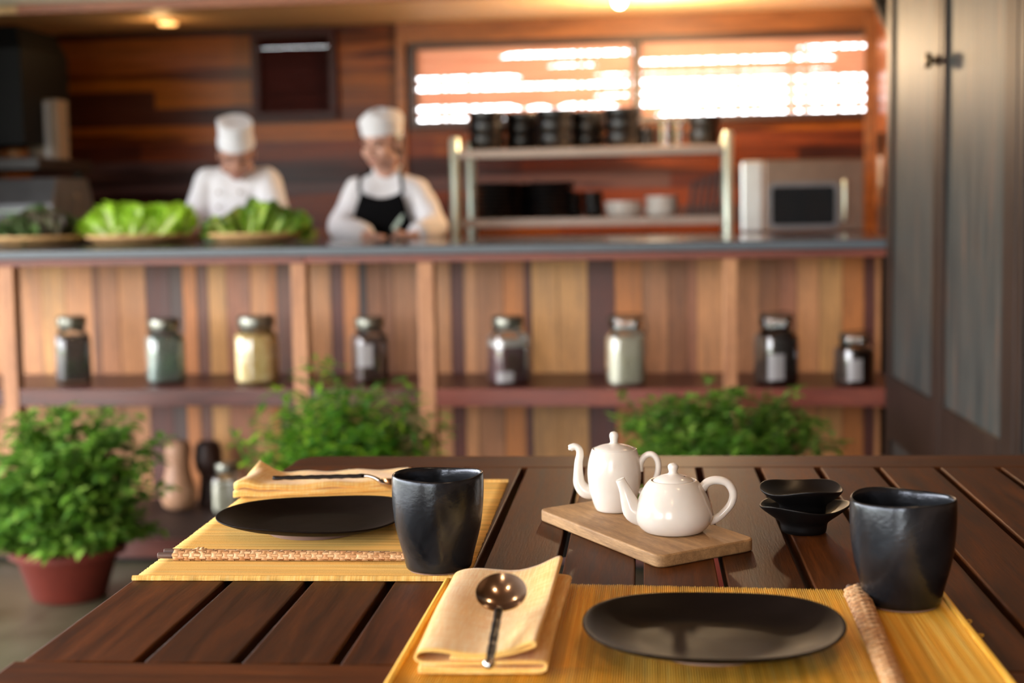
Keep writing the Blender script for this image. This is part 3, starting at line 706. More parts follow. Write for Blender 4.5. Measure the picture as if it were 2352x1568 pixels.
for i, (px, n, nm) in enumerate([(1120, 3, 'first from the left'), (1203, 3, 'second from the left'), (1276, 3, 'third from the left'), (1350, 3, 'fourth from the left'), (1432, 3, 'fifth from the left')]):
    stack(px, 6.75+(i % 2)*.16, ZU, .085, .066, n, 'kitchen_black_glaze', 'glossy black bowl in the stack %s on top of the rack' % nm, 'black bowls stacked on top of the rack, %s' % nm, step=.9, flare=.85)
stack(1487, 6.78, ZU, .04, .05, 2, 'kitchen_black_glaze', 'small black cup on the rack beside the drinking glasses', 'small black cups beside the glasses', 'cup', 'cup', .9, .8)
stack(1618, 6.8, ZU, .075, .075, 2, 'kitchen_black_glaze', 'black bowl in the pair standing alone at the right end of the rack top', 'pair of black bowls at the right end of the rack top', step=.92, flare=.85)
for i, (px, dy) in enumerate([(1525, 0), (1556, .05), (1478, .12)]):
    p = ony(px, 400, 6.75+dy); o = thing('drinking_glass', (p.x, p.y, ZU), ['clear drinking glass in the middle of the rack top', 'clear drinking glass next to the lone bowl pair on the rack', 'clear drinking glass behind the small black cups'][i], 'glass')
    bm = nb(); lathe(bm, [(.026, 0), (.03, .004), (.034, .12), (.031, .12), (.027, .012), (.005, .01)], 28); build('tumbler', bm, 'clear_glass', o)
for i, px in enumerate([1142, 1196, 1268]):
    stack(px, 6.73+(i % 2)*.2, ZL, .105, .022, 9, 'kitchen_black_glaze', 'black plate in the '+ORD[i]+' tall pile from the left on the lower rack shelf', 'black plates in the '+ORD[i]+' tall pile on the lower rack shelf', 'plate', 'plate', .82, .6)
for px, n, lr in ((1315, 3, 'left'), (1362, 3, 'right')):
    stack(px, 6.76, ZL, .047, .05, n, 'black_bowl_glaze', 'small black bowl in the %s low stack mid lower rack shelf' % lr, 'small black bowls, %s low stack on the lower rack shelf' % lr, step=.7, flare=.7)
stack(1432, 6.74, ZL, .082, .05, 2, 'white_bowl', 'white bowl on the lower rack shelf beside the black bowls', 'pair of white bowls beside the black bowls on the lower rack shelf', step=.5)
stack(1519, 6.74, ZL, .072, .045, 3, 'white_bowl', 'white bowl on the lower rack shelf beside the black trays', 'three white bowls beside the black trays on the lower rack shelf', step=.55)
for i in range(6):
    p = ony(1583+i*15, 400, 6.72); bm = nb(); h_ = .155+.012*i
    box(bm, (0, 0, h_/2), (.018, .2, h_)); o = build('tray', bm, 'tray_black', None, smooth=False, bevel=.003, loc=(p.x, p.y+.02, ZL+.003), rot=(0, radians(7), 0)); tag(o, ORD[i]+' from left of the black trays standing on edge on the lower rack shelf', 'tray', 'black trays standing on edge on the rack')
# microwave
x0, x1 = ony(1702, 450, 6.62).x, ony(1985, 450, 6.62).x; hm = ony(1840, 366, 6.62).z-ZB; xm = (x0+x1)/2; wm = x1-x0
mv = thing('microwave', (xm, 6.62, ZB), 'brushed steel microwave oven on the bench right of the rack', 'microwave')
bm = nb(); boxb(bm, -wm/2, wm/2, 0.02, .42, .012, hm); build('body', bm, 'brushed_steel', mv, smooth=False, bevel=.012)
bm = nb(); boxb(bm, -wm/2+.1, wm/2, -.006, .022, .014, hm-.002); build('door', bm, 'brushed_steel', mv, smooth=False, bevel=.006)
bm = nb(); boxb(bm, -wm/2, -wm/2+.096, -.006, .022, .014, hm-.002); build('side_highlight', bm, 'steel_highlight', mv, smooth=False, bevel=.01)  # left front strip, brightened in colour as a highlight
def rrect(bm, cx, cz, w, h, y0, y1, r, inner=None):
    def loop(w, h, r, y):
        return [(cx+sx*(w/2-r)+r*cos(a), y, cz+sz*(h/2-r)+r*sin(a)) for sx, sz, b in ((1, 1, 0), (-1, 1, pi/2), (-1, -1, pi), (1, -1, 3*pi/2)) for a in [b+k*pi/10 for k in range(6)]]
    if inner: 
        t = inner; A = [loop(w, h, r, y0), loop(w, h, r, y1), loop(w-2*t, h-2*t, max(.003, r-t), y1), loop(w-2*t, h-2*t, max(.003, r-t), y0)]
        rings(bm, A+[A[0]], True, False, False)
    else: rings(bm, [loop(w, h, r, y0), loop(w, h, r, y1)])
gx = ony(1845, 470, 6.62).x-xm; gz = ony(1845, 472, 6.62).z-ZB
bm = nb(); rrect(bm, gx, gz, .31, .205, -.007, -.016, .035, .02); build('window_frame', bm, 'grey_metal', mv)
bm = nb(); rrect(bm, gx, gz, .272, .168, -.007, -.010, .02); build('window_glass', bm, 'dark_glass', mv)
bm = nb(); tube(bm, [(gx+.175, -.008, gz+.1), (gx+.175, -.035, gz+.09), (gx+.175, -.035, gz-.05), (gx+.175, -.008, gz-.06)], .008, 10, 4); build('handle', bm, 'steel', mv)
for sx in (-1, 1):
    bm = nb(); lathe(bm, [(.014, 0), (.014, .013)], 16, (sx*(wm/2-.05), .1, 0)); build('foot', bm, 'black_box', mv)
# items on the left of the kitchen
YK = 6.3
def kb(px0, px1, py0, py1, Y, D): 
    a, b = ony(px0, (py0+py1)/2, Y), ony(px1, (py0+py1)/2, Y); return a.x, b.x, Y, Y+D, ony((px0+px1)/2, py1, Y).z, ony((px0+px1)/2, py0, Y).z
q = kb(-220, 50, 58, 334, YK, .5)
o = thing('extractor_hood', ((q[0]+q[1])/2, q[2], q[4]), 'large black box hood hanging in the kitchen corner at upper left', 'hood')
hw = (q[1]-q[0])/2; hh = q[5]-q[4]
bm = nb(); rings(bm, [[(-hw, 0, 0), (hw, 0, 0), (hw, .5, 0), (-hw, .5, 0)], [(-hw, 0, hh*.8), (hw, 0, hh*.8), (hw, .5, hh*.8), (-hw, .5, hh*.8)], [(-hw*.8, .05, hh), (hw*.86, .05, hh), (hw*.86, .45, hh), (-hw*.8, .45, hh)]]); build('casing', bm, 'black_box', o, smooth=False, bevel=.005)
bm = nb(); boxb(bm, -hw-.004, hw+.004, -.012, .0, 0, .03); build('lip', bm, 'black_box', o, smooth=False, bevel=.003)
zs = ony(60, 362, YK).z
o = thing('wall_shelf', (0, 0, 0), 'dark wooden shelf under the black hood at the far left', 'shelf')
xs0, xs1 = XL+.002-.0, ony(132, 380, 6.5).x
bm = nb(); boxb(bm, ony(-200, 380, YK).x, xs1, YK, YK+.6, zs-.05, zs); build('board', bm, 'cabinet_brown', o, smooth=False, bevel=.004)
for x in (ony(-160, 380, YK).x, xs1-.05):
    bm = nb(); boxb(bm, x, x+.03, YK+.5, YK+.56, zs-.2, zs-.05); build('bracket', bm, 'cabinet_brown', o, smooth=False)
q = kb(62, 108, 235, 352, YK+.25, .1)
o = thing('picture_board', ((q[0]+q[1])/2, YK+.25, zs), 'faded picture board leaning on the shelf beside the black hood', 'picture'); hw = (q[1]-q[0])/2; hh = q[5]-zs
bm = nb(); boxb(bm, -hw, hw, 0, .02, 0, hh); build('panel', bm, 'paper_pale', o, smooth=False, bevel=.002)
bm = nb(); rings(bm, [[(-hw*.6, -.004, hh*.98), (hw, -.004, hh*.98), (hw, -.004, hh*.7), (hw*.3, -.004, hh*.78)], [(-hw*.6, -.001, hh*.98), (hw, -.001, hh*.98), (hw, -.001, hh*.7), (hw*.3, -.001, hh*.78)]]); build('blue_patch', bm, 'poster_blue', o, smooth=False)
q = kb(100, 132, 228, 352, YK+.2, .1)
o = thing('carton', ((q[0]+q[1])/2, YK+.2, zs), 'tall narrow pale carton at the right end of the dark shelf', 'box'); hw = (q[1]-q[0])/2; hh = q[5]-zs
bm = nb(); boxb(bm, -hw, hw, 0, .12, 0, hh); build('box_body', bm, 'paper_pale', o, smooth=False, bevel=.002)
bm = nb(); boxb(bm, -hw+.004, -hw+.03, -.003, 0, .01, hh-.01); build('white_stripe', bm, 'white_paper_and_glare', o, smooth=False)
p = ony(36, 350, YK+.12); bm = nb(); lathe(bm, [(.02, 0), (.034, .01), (.036, .03), (.02, .045), (.006, .048)], 24); o = build('onion', bm, 'amber_item', None, loc=(p.x, p.y, zs)); tag(o, 'small round brown item on the shelf below the black hood', 'food')
# steel appliance low left + bench under it
q = kb(-160, 120, 410, 500, 6.25, .45); zb2 = ZT-.01
bl = thing('side_bench', (0, 0, 0), 'dark kitchen bench carrying the grey appliance behind the baskets', 'bench')
bm = nb(); boxb(bm, XL+.01, ony(200, 500, 6.2).x, 6.15, 7.5, zb2-.04, zb2); build('bench_top', bm, 'cabinet_brown', bl, smooth=False, bevel=.003)
bm = nb(); boxb(bm, XL+.03, ony(200, 500, 6.2).x-.03, 6.2, 7.45, FL+.01, zb2-.04); build('cabinet_body', bm, 'cabinet_brown', bl, smooth=False)
o = thing('steel_grill', ((q[0]+q[1])/2, q[2], zb2), 'grey steel box appliance under the dark shelf at far left', 'appliance'); hw = (q[1]-q[0])/2; hh = q[5]-zb2
bm = nb(); rings(bm, [[(-hw, 0, .01), (hw, 0, .01), (hw, .45, .01), (-hw, .45, .01)], [(-hw, .0, hh*.6), (hw, .0, hh*.6), (hw, .45, hh*.6), (-hw, .45, hh*.6)], [(-hw, .08, hh), (hw*.97, .08, hh), (hw*.97, .42, hh), (-hw, .42, hh)]]); build('casing', bm, 'grey_metal', o, smooth=False, bevel=.008)
bm = nb(); tube(bm, [(-hw*.8, -.02, hh*.5), (hw*.8, -.02, hh*.5)], .008, 10); build('handle', bm, 'steel', o)
for sx in (-1, 1):
    for y in (.04, .4):
        bm = nb(); lathe(bm, [(.014, 0), (.014, .012)], 12, (sx*(hw-.04), y, 0)); build('foot', bm, 'black_box', o)
p = ony(172, 500, 6.5); o = thing('utensil_pot', (p.x, 6.5, zb2), 'dark pot holding a pale ladle beside the grey appliance', 'pot')
bm = nb(); lathe(bm, [(.035, 0), (.04, .01), (.042, .11), (.037, .11), (.035, .012), (.004, .01)], 24); build('pot', bm, 'cabinet_brown', o)
bm = nb(); tube(bm, [(0, 0, .014), (.01, 0, .14), (.02, 0, .20)], .005, 8, 3); sph(bm, (-.005, 0, .21), .022, 14, sc=(1.5, .6, .8)); build('ladle', bm, 'paper_pale', o)
# right side
yc_ = 7.15; q0 = ony(2033, 420, yc_); o = thing('hanging_cloth', (XR-.018, yc_, 0), 'narrow pale grey cloth strips hanging on the wall beside the wooden door edge', 'cloth')
zz = lambda y: ony(2033, y, yc_).z
bm = nb(); tube(bm, [(0, .02, zz(360)), (-.002, .0, zz(410)), (-.004, -.03, zz(462))], .016, 10, 4, .8); build('upper_strip', bm, 'white_paper_and_glare', o)
bm = nb(); tube(bm, [(-.002, -.03, zz(468)), (-.006, -.05, zz(536))], .018, 10, 0, .8); build('lower_strip', bm, 'white_paper_and_glare', o)
bm = nb(); tube(bm, [(.004, .04, zz(305)), (0, .02, zz(362))], .012, 10); build('hook_strap', bm, 'black_box', o)
bm = nb(); a = ony(2015, -20, 6.0); b = ony(2062, 75, 5.2); tube(bm, [a, (a+b)/2+V((0, 0, -.01)), b], .03, 12, 4); o = build('ceiling_bracket', bm, 'black_box'); tag(o, 'black curved bracket under the ceiling above the folding door', 'bracket')

# ceiling lamps
p = ony(1423, 8, 6.4); zc = CEIL(p.y)
bl = thing('ceiling_bulb', (p.x, p.y, zc), 'small glowing round bulb under the bamboo ceiling above the window', 'lamp')
bm = nb(); lathe(bm, [(.03, -.012), (.034, -.004), (.034, 0)], 24); build('socket', bm, 'steel', bl)
bm = nb(); sph(bm, (0, 0, -.035), .027, 20); build('bulb', bm, 'bulb_glow', bl)
lamp('bulb_light', 'POINT', (p.x+.15, p.y+.25, zc-.26), 24, (1, .70, .40), .04)
p = ony(385, 42, 7.0); zc = CEIL(p.y)
dl = thing('downlight', (p.x, p.y, zc), 'round amber downlight set in the kitchen ceiling at upper left', 'lamp')
bm = nb(); lathe(bm, [(.055, -.012), (.06, -.006), (.06, 0)], 28); build('ring', bm, 'trim_wood', dl)
bm = nb(); lathe(bm, [(.044, -.022), (.046, -.012)], 28); build('lens', bm, 'downlight_glow', dl)
lamp('downlight_light', 'POINT', (p.x, p.y-.1, zc-.10), .5, (1, .6, .26), .04)

# ================================================================== TABLE
TA = radians(2.2); EX = V((cos(TA), sin(TA), 0)); EY = V((-sin(TA), cos(TA), 0)); TZ = .74
tb = thing('dining_table', (0, 0, TZ), 'dark brown slatted wooden dining table in the foreground', 'table', rz=TA)
th = .024
NV0, NV1, FV0, FV1 = 1.01, 1.106, 1.984, 2.078
gaps = [-.006+.0784*k for k in range(-5, 12)]
edges = [(-.4925, gaps[0])]+list(zip(gaps, gaps[1:]))
for i, (a, b) in enumerate(edges):
    bm = nb(); a_ = a+(.0042 if i else 0); b_ = b-.0042
    boxb(bm, a_, b_, NV1+.0016, FV0-.0012, -th, 0)
    build('slat', bm, 'table_wood', tb, smooth=True, bevel=.0016, angle=30)
UE = edges[-1][1]
bm = nb(); boxb(bm, -.4995, UE, NV0, NV1, -th, .0006); build('end_rail', bm, 'table_wood_cross', tb, bevel=.003, angle=30)
bm = nb()
cr_ = .032; pts = [(UE, FV1), (UE, FV0), (-.4925, FV0)]
arc = [(-.4925+cr_-cr_*cos(t*pi/16), FV1-cr_+cr_*sin(t*pi/16)) for t in range(9)]
loop = pts+arc
rings(bm, [[(x, y, -th) for x, y in loop], [(x, y, 0) for x, y in loop]]); build('end_rail', bm, 'table_wood_cross', tb, bevel=.002, angle=30)
for v_ in (1.345, 1.72):
    bm = nb(); boxb(bm, -.44, UE-.05, v_-.03, v_+.03, -th-.03, -th-.001); build('cross_bar', bm, 'dark_wood_under', tb, smooth=False)
for u_ in (-.45, UE-.06):
    bm = nb(); boxb(bm, u_-.012, u_+.012, NV0+.05, FV1-.05, -th-.08, -th-.001); build('apron', bm, 'dark_wood_under', tb, smooth=False)
    for v_ in (NV0+.07, FV1-.09):
        bm = nb(); boxb(bm, u_-.03 if u_ < 0 else u_-.03, u_+.03, v_-.03, v_+.03, FL-TZ, -th-.001); build('leg', bm, 'dark_wood_under', tb, smooth=False, bevel=.004)

# ---------------------------------------------------------------- placemats
def placemat(c4, reeds_along, mat, label, n_reed, hem):
    # c4: near-left, near-right, far-right, far-left corners (world); reeds_along 'x' or 'y'
    A, B, Cc, D = c4; cen = (A+B+Cc+D)/4; o = thing('placemat', (cen.x, cen.y, TZ), label, 'placemat')
    A, B, Cc, D = [p-V((cen.x, cen.y, TZ)) for p in (A, B, Cc, D)]
    bm = nb(); uvl = bm.loops.layers.uv.new('UV'); r = random.Random(9)
    NA = 26; W_ = (B-A).length; L_ = (D-A).length; T = .0014
    def P(u, v): return A*(1-u)*(1-v)+B*u*(1-v)+Cc*u*v+D*(1-u)*v
    rows = []; uvs = []
    for i in range(n_reed):
        e0, e1 = r.uniform(-.004, .004), r.uniform(-.004, .004)
        if hem: e0 *= .45; e1 *= .45
        for j, h in ((.02, 0), (.25, .78), (.5, 1), (.75, .78)):
            t = (i+j)/n_reed; row = []; uv = []
            for k in range(NA+1):
                s = k/NA; s2 = s*(1+e1-e0)+e0
                zz = .0004+T*h+.0004*NZ.noise(V((s*6, t*9, 1)))
                p = P(s2, t) if reeds_along == 'x' else P(t, s2)
                row.append(bm.verts.new((p.x, p.y, zz))); uv.append((t*(L_ if reeds_along == 'x' else W_), s*(W_ if reeds_along == 'x' else L_)))
            rows.append(row); uvs.append(uv)
    for a in range(len(rows)-1):
        for k in range(NA):
            f = bm.faces.new((rows[a][k], rows[a][k+1], rows[a+1][k+1], rows[a+1][k]))
            for l, q in zip(f.loops, (uvs[a][k], uvs[a][k+1], uvs[a+1][k+1], uvs[a+1][k])): l[uvl].uv = q
    build('reeds', bm, mat, o, recalc=True, angle=80, solid=.0004)
    if hem:
        for v0 in ((.0, -1), (1, 1)):
            bm = nb(); uvl = bm.loops.layers.uv.new('UV'); rg = []
            for k in range(61):
                s = k/60; p = P(s*1.004-.002, v0[0]); d = (D-A).normalized()*v0[1]
                rg.append([p+V((0, 0, .0006)), p+V((0, 0, .0045)), p+d*.003+V((0, 0, .005)), p+d*.0055+V((0, 0, .003)), p+d*.005+V((0, 0, .0006))])
            fs = rings(bm, rg)
            for f in fs:
                for l in f.loops: l[uvl].uv = (l.vert.co.x, l.vert.co.y)
            build('hem', bm, mat, o)
    else:
        for u0_ in (0, 1):
            bm = nb(); uvl = bm.loops.layers.uv.new('UV'); rg = []
            for k in range(61):
                s = k/60; p = P(u0_, s); d = (B-A).normalized()*(-1 if u0_ == 0 else 1)
                rg.append([p+V((0, 0, .0006)), p+V((0, 0, .0045)), p+d*.003+V((0, 0, .005)), p+d*.0055+V((0, 0, .003)), p+d*.005+V((0, 0, .0006))])
            fs = rings(bm, rg)
            for f in fs:
                for l in f.loops: l[uvl].uv = (l.vert.co.x, l.vert.co.y)
            build('hem', bm, mat, o)
    return o
g = lambda x, y: onz(x, y, TZ)
placemat([g(308, 1331), g(1074, 1333), g(1166, 1110), g(600, 1110)], 'x', 'reed_sand', 'sandy yellow reed placemat under the plate at the left side of the table', 250, True)
a, b = g(1035, 1338), g(905, 1568); dd = (b-a).normalized(); nl = a+dd*.315
a2, b2 = g(2152, 1362), g(2310, 1568); d2 = (b2-a2).normalized(); nr = a2+d2*.315
pmo = placemat([nl, nr, a2, a], 'y', 'reed_gold', 'golden reed placemat under the plate nearest the camera', 230, False)
# two loose threads at right edge belong to that mat's fringe
MT = .0025   # mat thickness
for (x, y), (u_, v_) in (((2222, 1430), (.006, .010)), ((2240, 1462), (.009, .008))):
    p = g(x-6, y+4)-pmo.location; bm = nb(); tube(bm, [p+V((-.004, 0, .001)), p+V((u_*.7, .001, .0012)), p+V((u_, v_*.6, .002)), p+V((u_*.6, v_, .0012))], .0006, 6, 5); paint(bm, bm.faces, C(240, 190, 70)); build('loose_thread', bm, 'reed_gold', pmo)


# ---------------------------------------------------------------- mugs
def wob(a, seed, amp=.02): return 1+amp*sin(2*a+seed)+amp*.7*sin(3*a+seed*2.1)+amp*.35*sin(5*a+seed)
def mug(px, base_py, top_py, rimpx, label, seed, lean=0.0, corner=None):
    z0 = TZ+MT; c = onz(px, base_py, z0); dist = (c-V((0, 0, EYE))).dot(fwd); R = rimpx/2*dist/F_PX
    h = ony(px, top_py, c.y).z-z0
    o = thing('mug', (c.x, c.y, z0), label, 'mug')
    prof = [(.66, .0), (.705, .008), (.735, .03), (.76, .10), (.80, .18), (.87, .30), (.935, .42), (.975, .56), (1.0, .72), (1.005, .86), (1.0, .95), (.99, .985), (.965, 1.0), (.93, .985), (.915, .93), (.90, .7), (.85, .4), (.72, .12), (.6, .07), (.2, .06), (.02, .06)]
    def fn(a, r, z, k):
        t = z; q = wob(a, seed, .010*(.3+t)); 
        if corner: 
            ca, am = corner; q += am*math.exp(-((((a-ca+pi) % (2*pi))-pi)/.38)**2)*t
        dent = -.018*math.exp(-((t-.45)/.2)**2)*(1+sin(a*2+seed*3))*.5
        rr = R*r*(q+dent); zz = h*(z+(.012*sin(a*2+seed)+.006*sin(a*3+1))*(t**3))
        return (rr*cos(a)+lean*R*t, rr*sin(a), zz)
    bm = nb(); lathe(bm, prof, 72, fn=fn); build('cup_body', bm, 'black_glaze', o, sub=1, angle=180)
    bm = nb(); lathe(bm, [(R*.60, -.0018), (R*.655, -.0014), (R*.67, .0012), (R*.6, .0008)], 48); build('foot_ring', bm, 'bisque_foot', o)
    return o
mug(1008, 1303, 1086, 205, 'black ceramic tumbler mug on the corner of the sandy placemat', 1.3, .0, (radians(15), .03))
mug(2072, 1383, 1140, 238, 'black ceramic tumbler mug at the right, behind the gold placemat edge', 3.4, .0, (radians(200), .008))

# ---------------------------------------------------------------- plates
def plate(px, py, wpx, ypx, label, shape, rot=0, edgemat='black_plate_glaze'):
    z0 = TZ+MT; c = onz(px, py, z0); d_ = (c-V((0, 0, EYE))).dot(fwd); R = wpx/2*(d_-.01)/F_PX
    o = thing('plate', (c.x, c.y, z0), label, 'plate', None, rot)
    def fn(a, r, z, k):
        q = shape(a); e_ = min(1, r/R); e_ = e_*e_; q = 1+(q-1)*e_
        zz = z+(.0014*sin(2*a+.6)+.0012*sin(3*a))*e_
        return (r*q*cos(a), r*q*sin(a), zz)
    H_ = .019
    bm = nb(); lathe(bm, [(R*.50, .004), (R*.62, .007), (R*.80, H_*.55), (R*.93, H_*.82), (R*.99, H_*.97), (R, H_*1.03), (R*.99, H_*1.08), (R*.965, H_*1.06), (R*.86, H_*.78), (R*.72, H_*.52), (R*.60, H_*.40), (R*.55, H_*.375), (R*.50, H_*.37), (R*.25, H_*.36), (R*.01, H_*.36)], 96, fn=fn)
    build('dish', bm, 'black_plate_glaze', o, sub=1, angle=180)
    bm = nb(); lathe(bm, [(R*.44, .0), (R*.49, .0), (R*.505, .006), (R*.44, .006)], 64); build('foot_ring', bm, 'bisque_foot', o)
    return o
shA = lambda a: 1+.032*cos(3*(a-radians(192)))-.012*cos(4*a)+.015*cos(2*a)
plate(725, 1217, 437, 0, 'rounded black plate on the sandy placemat beside the woven chopstick sleeve', shA)
shB = lambda a: 1+.022*cos(3*(a-radians(125)))-.008*cos(4*a)+.02*cos(2*a)
plate(1632, 1485, 600, 0, 'large oval black plate on the golden placemat nearest the camera', shB)

# ---------------------------------------------------------------- stacked sauce dishes
c = onz(1846, 1221, TZ)
def sdish(loc, label, seed, rz):
    o = thing('sauce_dish', loc, label, 'dish', None, rz); R = .0485
    def fn(a, r, z, k):
        e_ = max(0, (r/R-.5)*2); w_ = 1+.05*e_*sin(3*a+seed); return (r*w_*cos(a), r*w_*sin(a)*(1-.1*e_), z+.0022*e_*sin(3*a+seed*1.7)+.001*e_*sin(2*a))
    prof = [(.020, 0), (.0245, .0), (.0245, .010), (.026, .0125), (.036, .019), (.045, .0255), (.0482, .0285), (.0485, .030), (.0475, .0307), (.045, .0295), (.035, .0235), (.022, .019), (.008, .018), (.001, .018)]
    bm = nb(); lathe(bm, prof, 64, fn=fn); build('dish_bowl', bm, 'black_bowl_glaze', o, sub=1, angle=180)
    bm = nb(); lathe(bm, [(.0155, .0001), (.0195, .0001), (.0195, .0016), (.0155, .0016)], 40, cap0=False, cap1=False); build('foot_ring', bm, 'black_bowl_glaze', o)
    return o
sdish((c.x, c.y, TZ), 'lower of the two stacked black wavy sauce dishes', 1.0, 0)
sdish((c.x-.001, c.y+.001, TZ+.0190), 'upper of the two stacked black wavy sauce dishes', 2.2, 1.4)

# ---------------------------------------------------------------- serving board
BZ = .013
L_, B_, R_, N_ = [onz(x, y, TZ+BZ) for x, y in ((1236, 1168), (1350, 1143), (1737, 1236), (1513, 1277))]
ux = (N_-L_); vx = (R_-N_); ang = atan2(ux.y, ux.x); wl = ux.length; dl_ = vx.length
bd = thing('serving_board', ((L_.x+R_.x)/2, (L_.y+R_.y)/2, TZ), 'pale brown wooden serving board under the two white teapots', 'board', None, 0)
pts = [L_, N_, R_, L_+R_-N_]; cb = (L_+R_)/2
def rcorner(pts, r, n=6):
    out = []; N = len(pts)
    for i in range(N):
        p = pts[i]; a = (pts[i-1]-p).normalized(); b = (pts[(i+1) % N]-p).normalized()
        for k in range(n+1):
            t = k/n; q0 = p+a*r; q1 = p+b*r; out.append(q0*(1-t)**2+p*2*t*(1-t)+q1*t*t)
    return out
lp = rcorner([V((p.x-cb.x, p.y-cb.y, 0)) for p in pts], .013)
bm = nb(); rings(bm, [[(p.x, p.y, .0003) for p in lp], [(p.x, p.y, BZ) for p in lp]])
for f in bm.faces: pass
o = build('board', bm, 'board_wood', bd, bevel=.0016, angle=30)
o.rotation_euler = (0, 0, ang)
for v_ in o.data.vertices:
    v_.co = M.Rotation(-ang, 3, 'Z')@v_.co

# ---------------------------------------------------------------- teapots
def pot_place(px, py): return onz(px, py, TZ+BZ)
def teapot_squat():
    c = pot_place(1547, 1220); o = thing('teapot', c, 'squat white porcelain teapot at the front of the board', 'teapot', None, radians(6))
    s = 1.0
    prof = [(.026, 0), (.0295, .0006), (.0335, .004), (.0385, .010), (.0405, .017), (.0398, .024), (.0365, .034), (.0325, .043), (.0285, .050), (.0252, .0535), (.0236, .0546), (.0226, .0542), (.0221, .052), (.0215, .045)]
    bm = nb(); lathe(bm, prof, 64, fn=lambda a, r, z, k: (r*(1+.012*cos(2*a))*cos(a), r*sin(a), z)); build('pot_body', bm, 'porcelain', o, sub=1, angle=180)
    bm = nb(); lathe(bm, [(.0200, .0530), (.0212, .0535), (.0208, .0546), (.017, .0575), (.010, .0600), (.0055, .0607), (.0042, .0625), (.0050, .0655), (.0058, .0680), (.0050, .0705), (.003, .0718), (.0005, .072)], 48); build('lid', bm, 'porcelain', o, sub=1, angle=180)
    bm = nb(); lathe(bm, [(.0009, .0606), (.0009, .0612)], 12, (.011, -.006, -.0016)); build('vent_hole', bm, 'dark_gourd', o)
    bm = nb(); pts = [(-.030, 0, .018), (-.041, 0, .022), (-.0465, 0, .034), (-.0500, 0, .044), (-.0550, 0, .0555)]
    tube(bm, pts, [.013, .0115, .0085, .0062, .0048], 24, 5, .9, (0, 1, 0)); 
    build('spout', bm, 'porcelain', o, angle=180)
    bm = nb(); d = V((-.005, 0, .0115)).normalized(); tube(bm, [V((-.0550, 0, .0555))-d*.002, V((-.0552, 0, .0559)), V((-.0551, 0, .05575))], [.0046, .0049, .0034], 24, 0, .9, (0, 1, 0)); build('spout_lip', bm, 'porcelain', o, angle=60)
    bm = nb(); pts = [(.0290, 0, .0440), (.036, 0, .0515), (.046, 0, .0535), (.0565, 0, .0500), (.0620, 0, .0400), (.0600, 0, .0290), (.0520, 0, .0190), (.0445, 0, .0130), (.037, 0, .0105)]
    tube(bm, pts, [.0052, .0046, .0044, .0043, .0043, .0042, .0040, .0042, .0050], 18, 6, 1, (0, 1, 0)); build('handle', bm, 'porcelain', o, angle=180)
def teapot_tall():
    c = pot_place(1412, 1172); o = thing('teapot', c, 'tall barrel-shaped white porcelain teapot with a swan neck spout', 'teapot', None, radians(-4))
    prof = [(.0170, 0), (.0205, .0006), (.0222, .004), (.0252, .012), (.0282, .024), (.0300, .036), (.0303, .046), (.0290, .056), (.0268, .064), (.0252, .0685), (.0246, .0702), (.0238, .0700), (.0233, .068), (.022, .06)]
    bm = nb(); lathe(bm, prof, 64); build('pot_body', bm, 'porcelain', o, sub=1, angle=180)
    bm = nb(); lathe(bm, [(.0215, .0690), (.0228, .0694), (.0224, .0704), (.018, .0728), (.010, .0748), (.0052, .0754), (.0040, .0770), (.0044, .0800), (.0052, .0835), (.0050, .0865), (.0036, .0885), (.0005, .0892)], 48); build('lid', bm, 'porcelain', o, sub=1, angle=180)
    bm = nb(); pts = [(-.0245, 0, .020), (-.033, 0, .0215), (-.0395, 0, .030), (-.0405, 0, .042), (-.0400, 0, .054), (-.0385, 0, .062), (-.0395, 0, .0685), (-.0440, 0, .0715), (-.0490, 0, .0700)]
    tube(bm, pts, [.0075, .0080, .0068, .0054, .0046, .0042, .0040, .0038, .0040], 20, 6, 1, (0, 1, 0)); build('spout', bm, 'porcelain', o, angle=180)
    bm = nb(); tube(bm, [(-.0480, 0, .0702), (-.0510, 0, .0680)], [.0038, .0012], 16, 0, 1, (0, 1, 0)); tube(bm, [(-.0480, 0, .0712), (-.0515, 0, .0722)], [.0030, .0008], 16, 0, 1, (0, 1, 0)); build('spout_lip', bm, 'porcelain', o)
    bm = nb(); pts = [(.0285, 0, .0450), (.0295, 0, .0545), (.0350, 0, .0625), (.0425, 0, .0640), (.0480, 0, .0580), (.0490, 0, .0480), (.0460, 0, .0370), (.0380, 0, .0260), (.0275, 0, .0210)]
    tube(bm, pts, [.0040, .0036, .0034, .0034, .0034, .0034, .0034, .0036, .0042], 16, 6, 1, (0, 1, 0)); build('handle', bm, 'porcelain', o, angle=180)
teapot_squat(); teapot_tall()

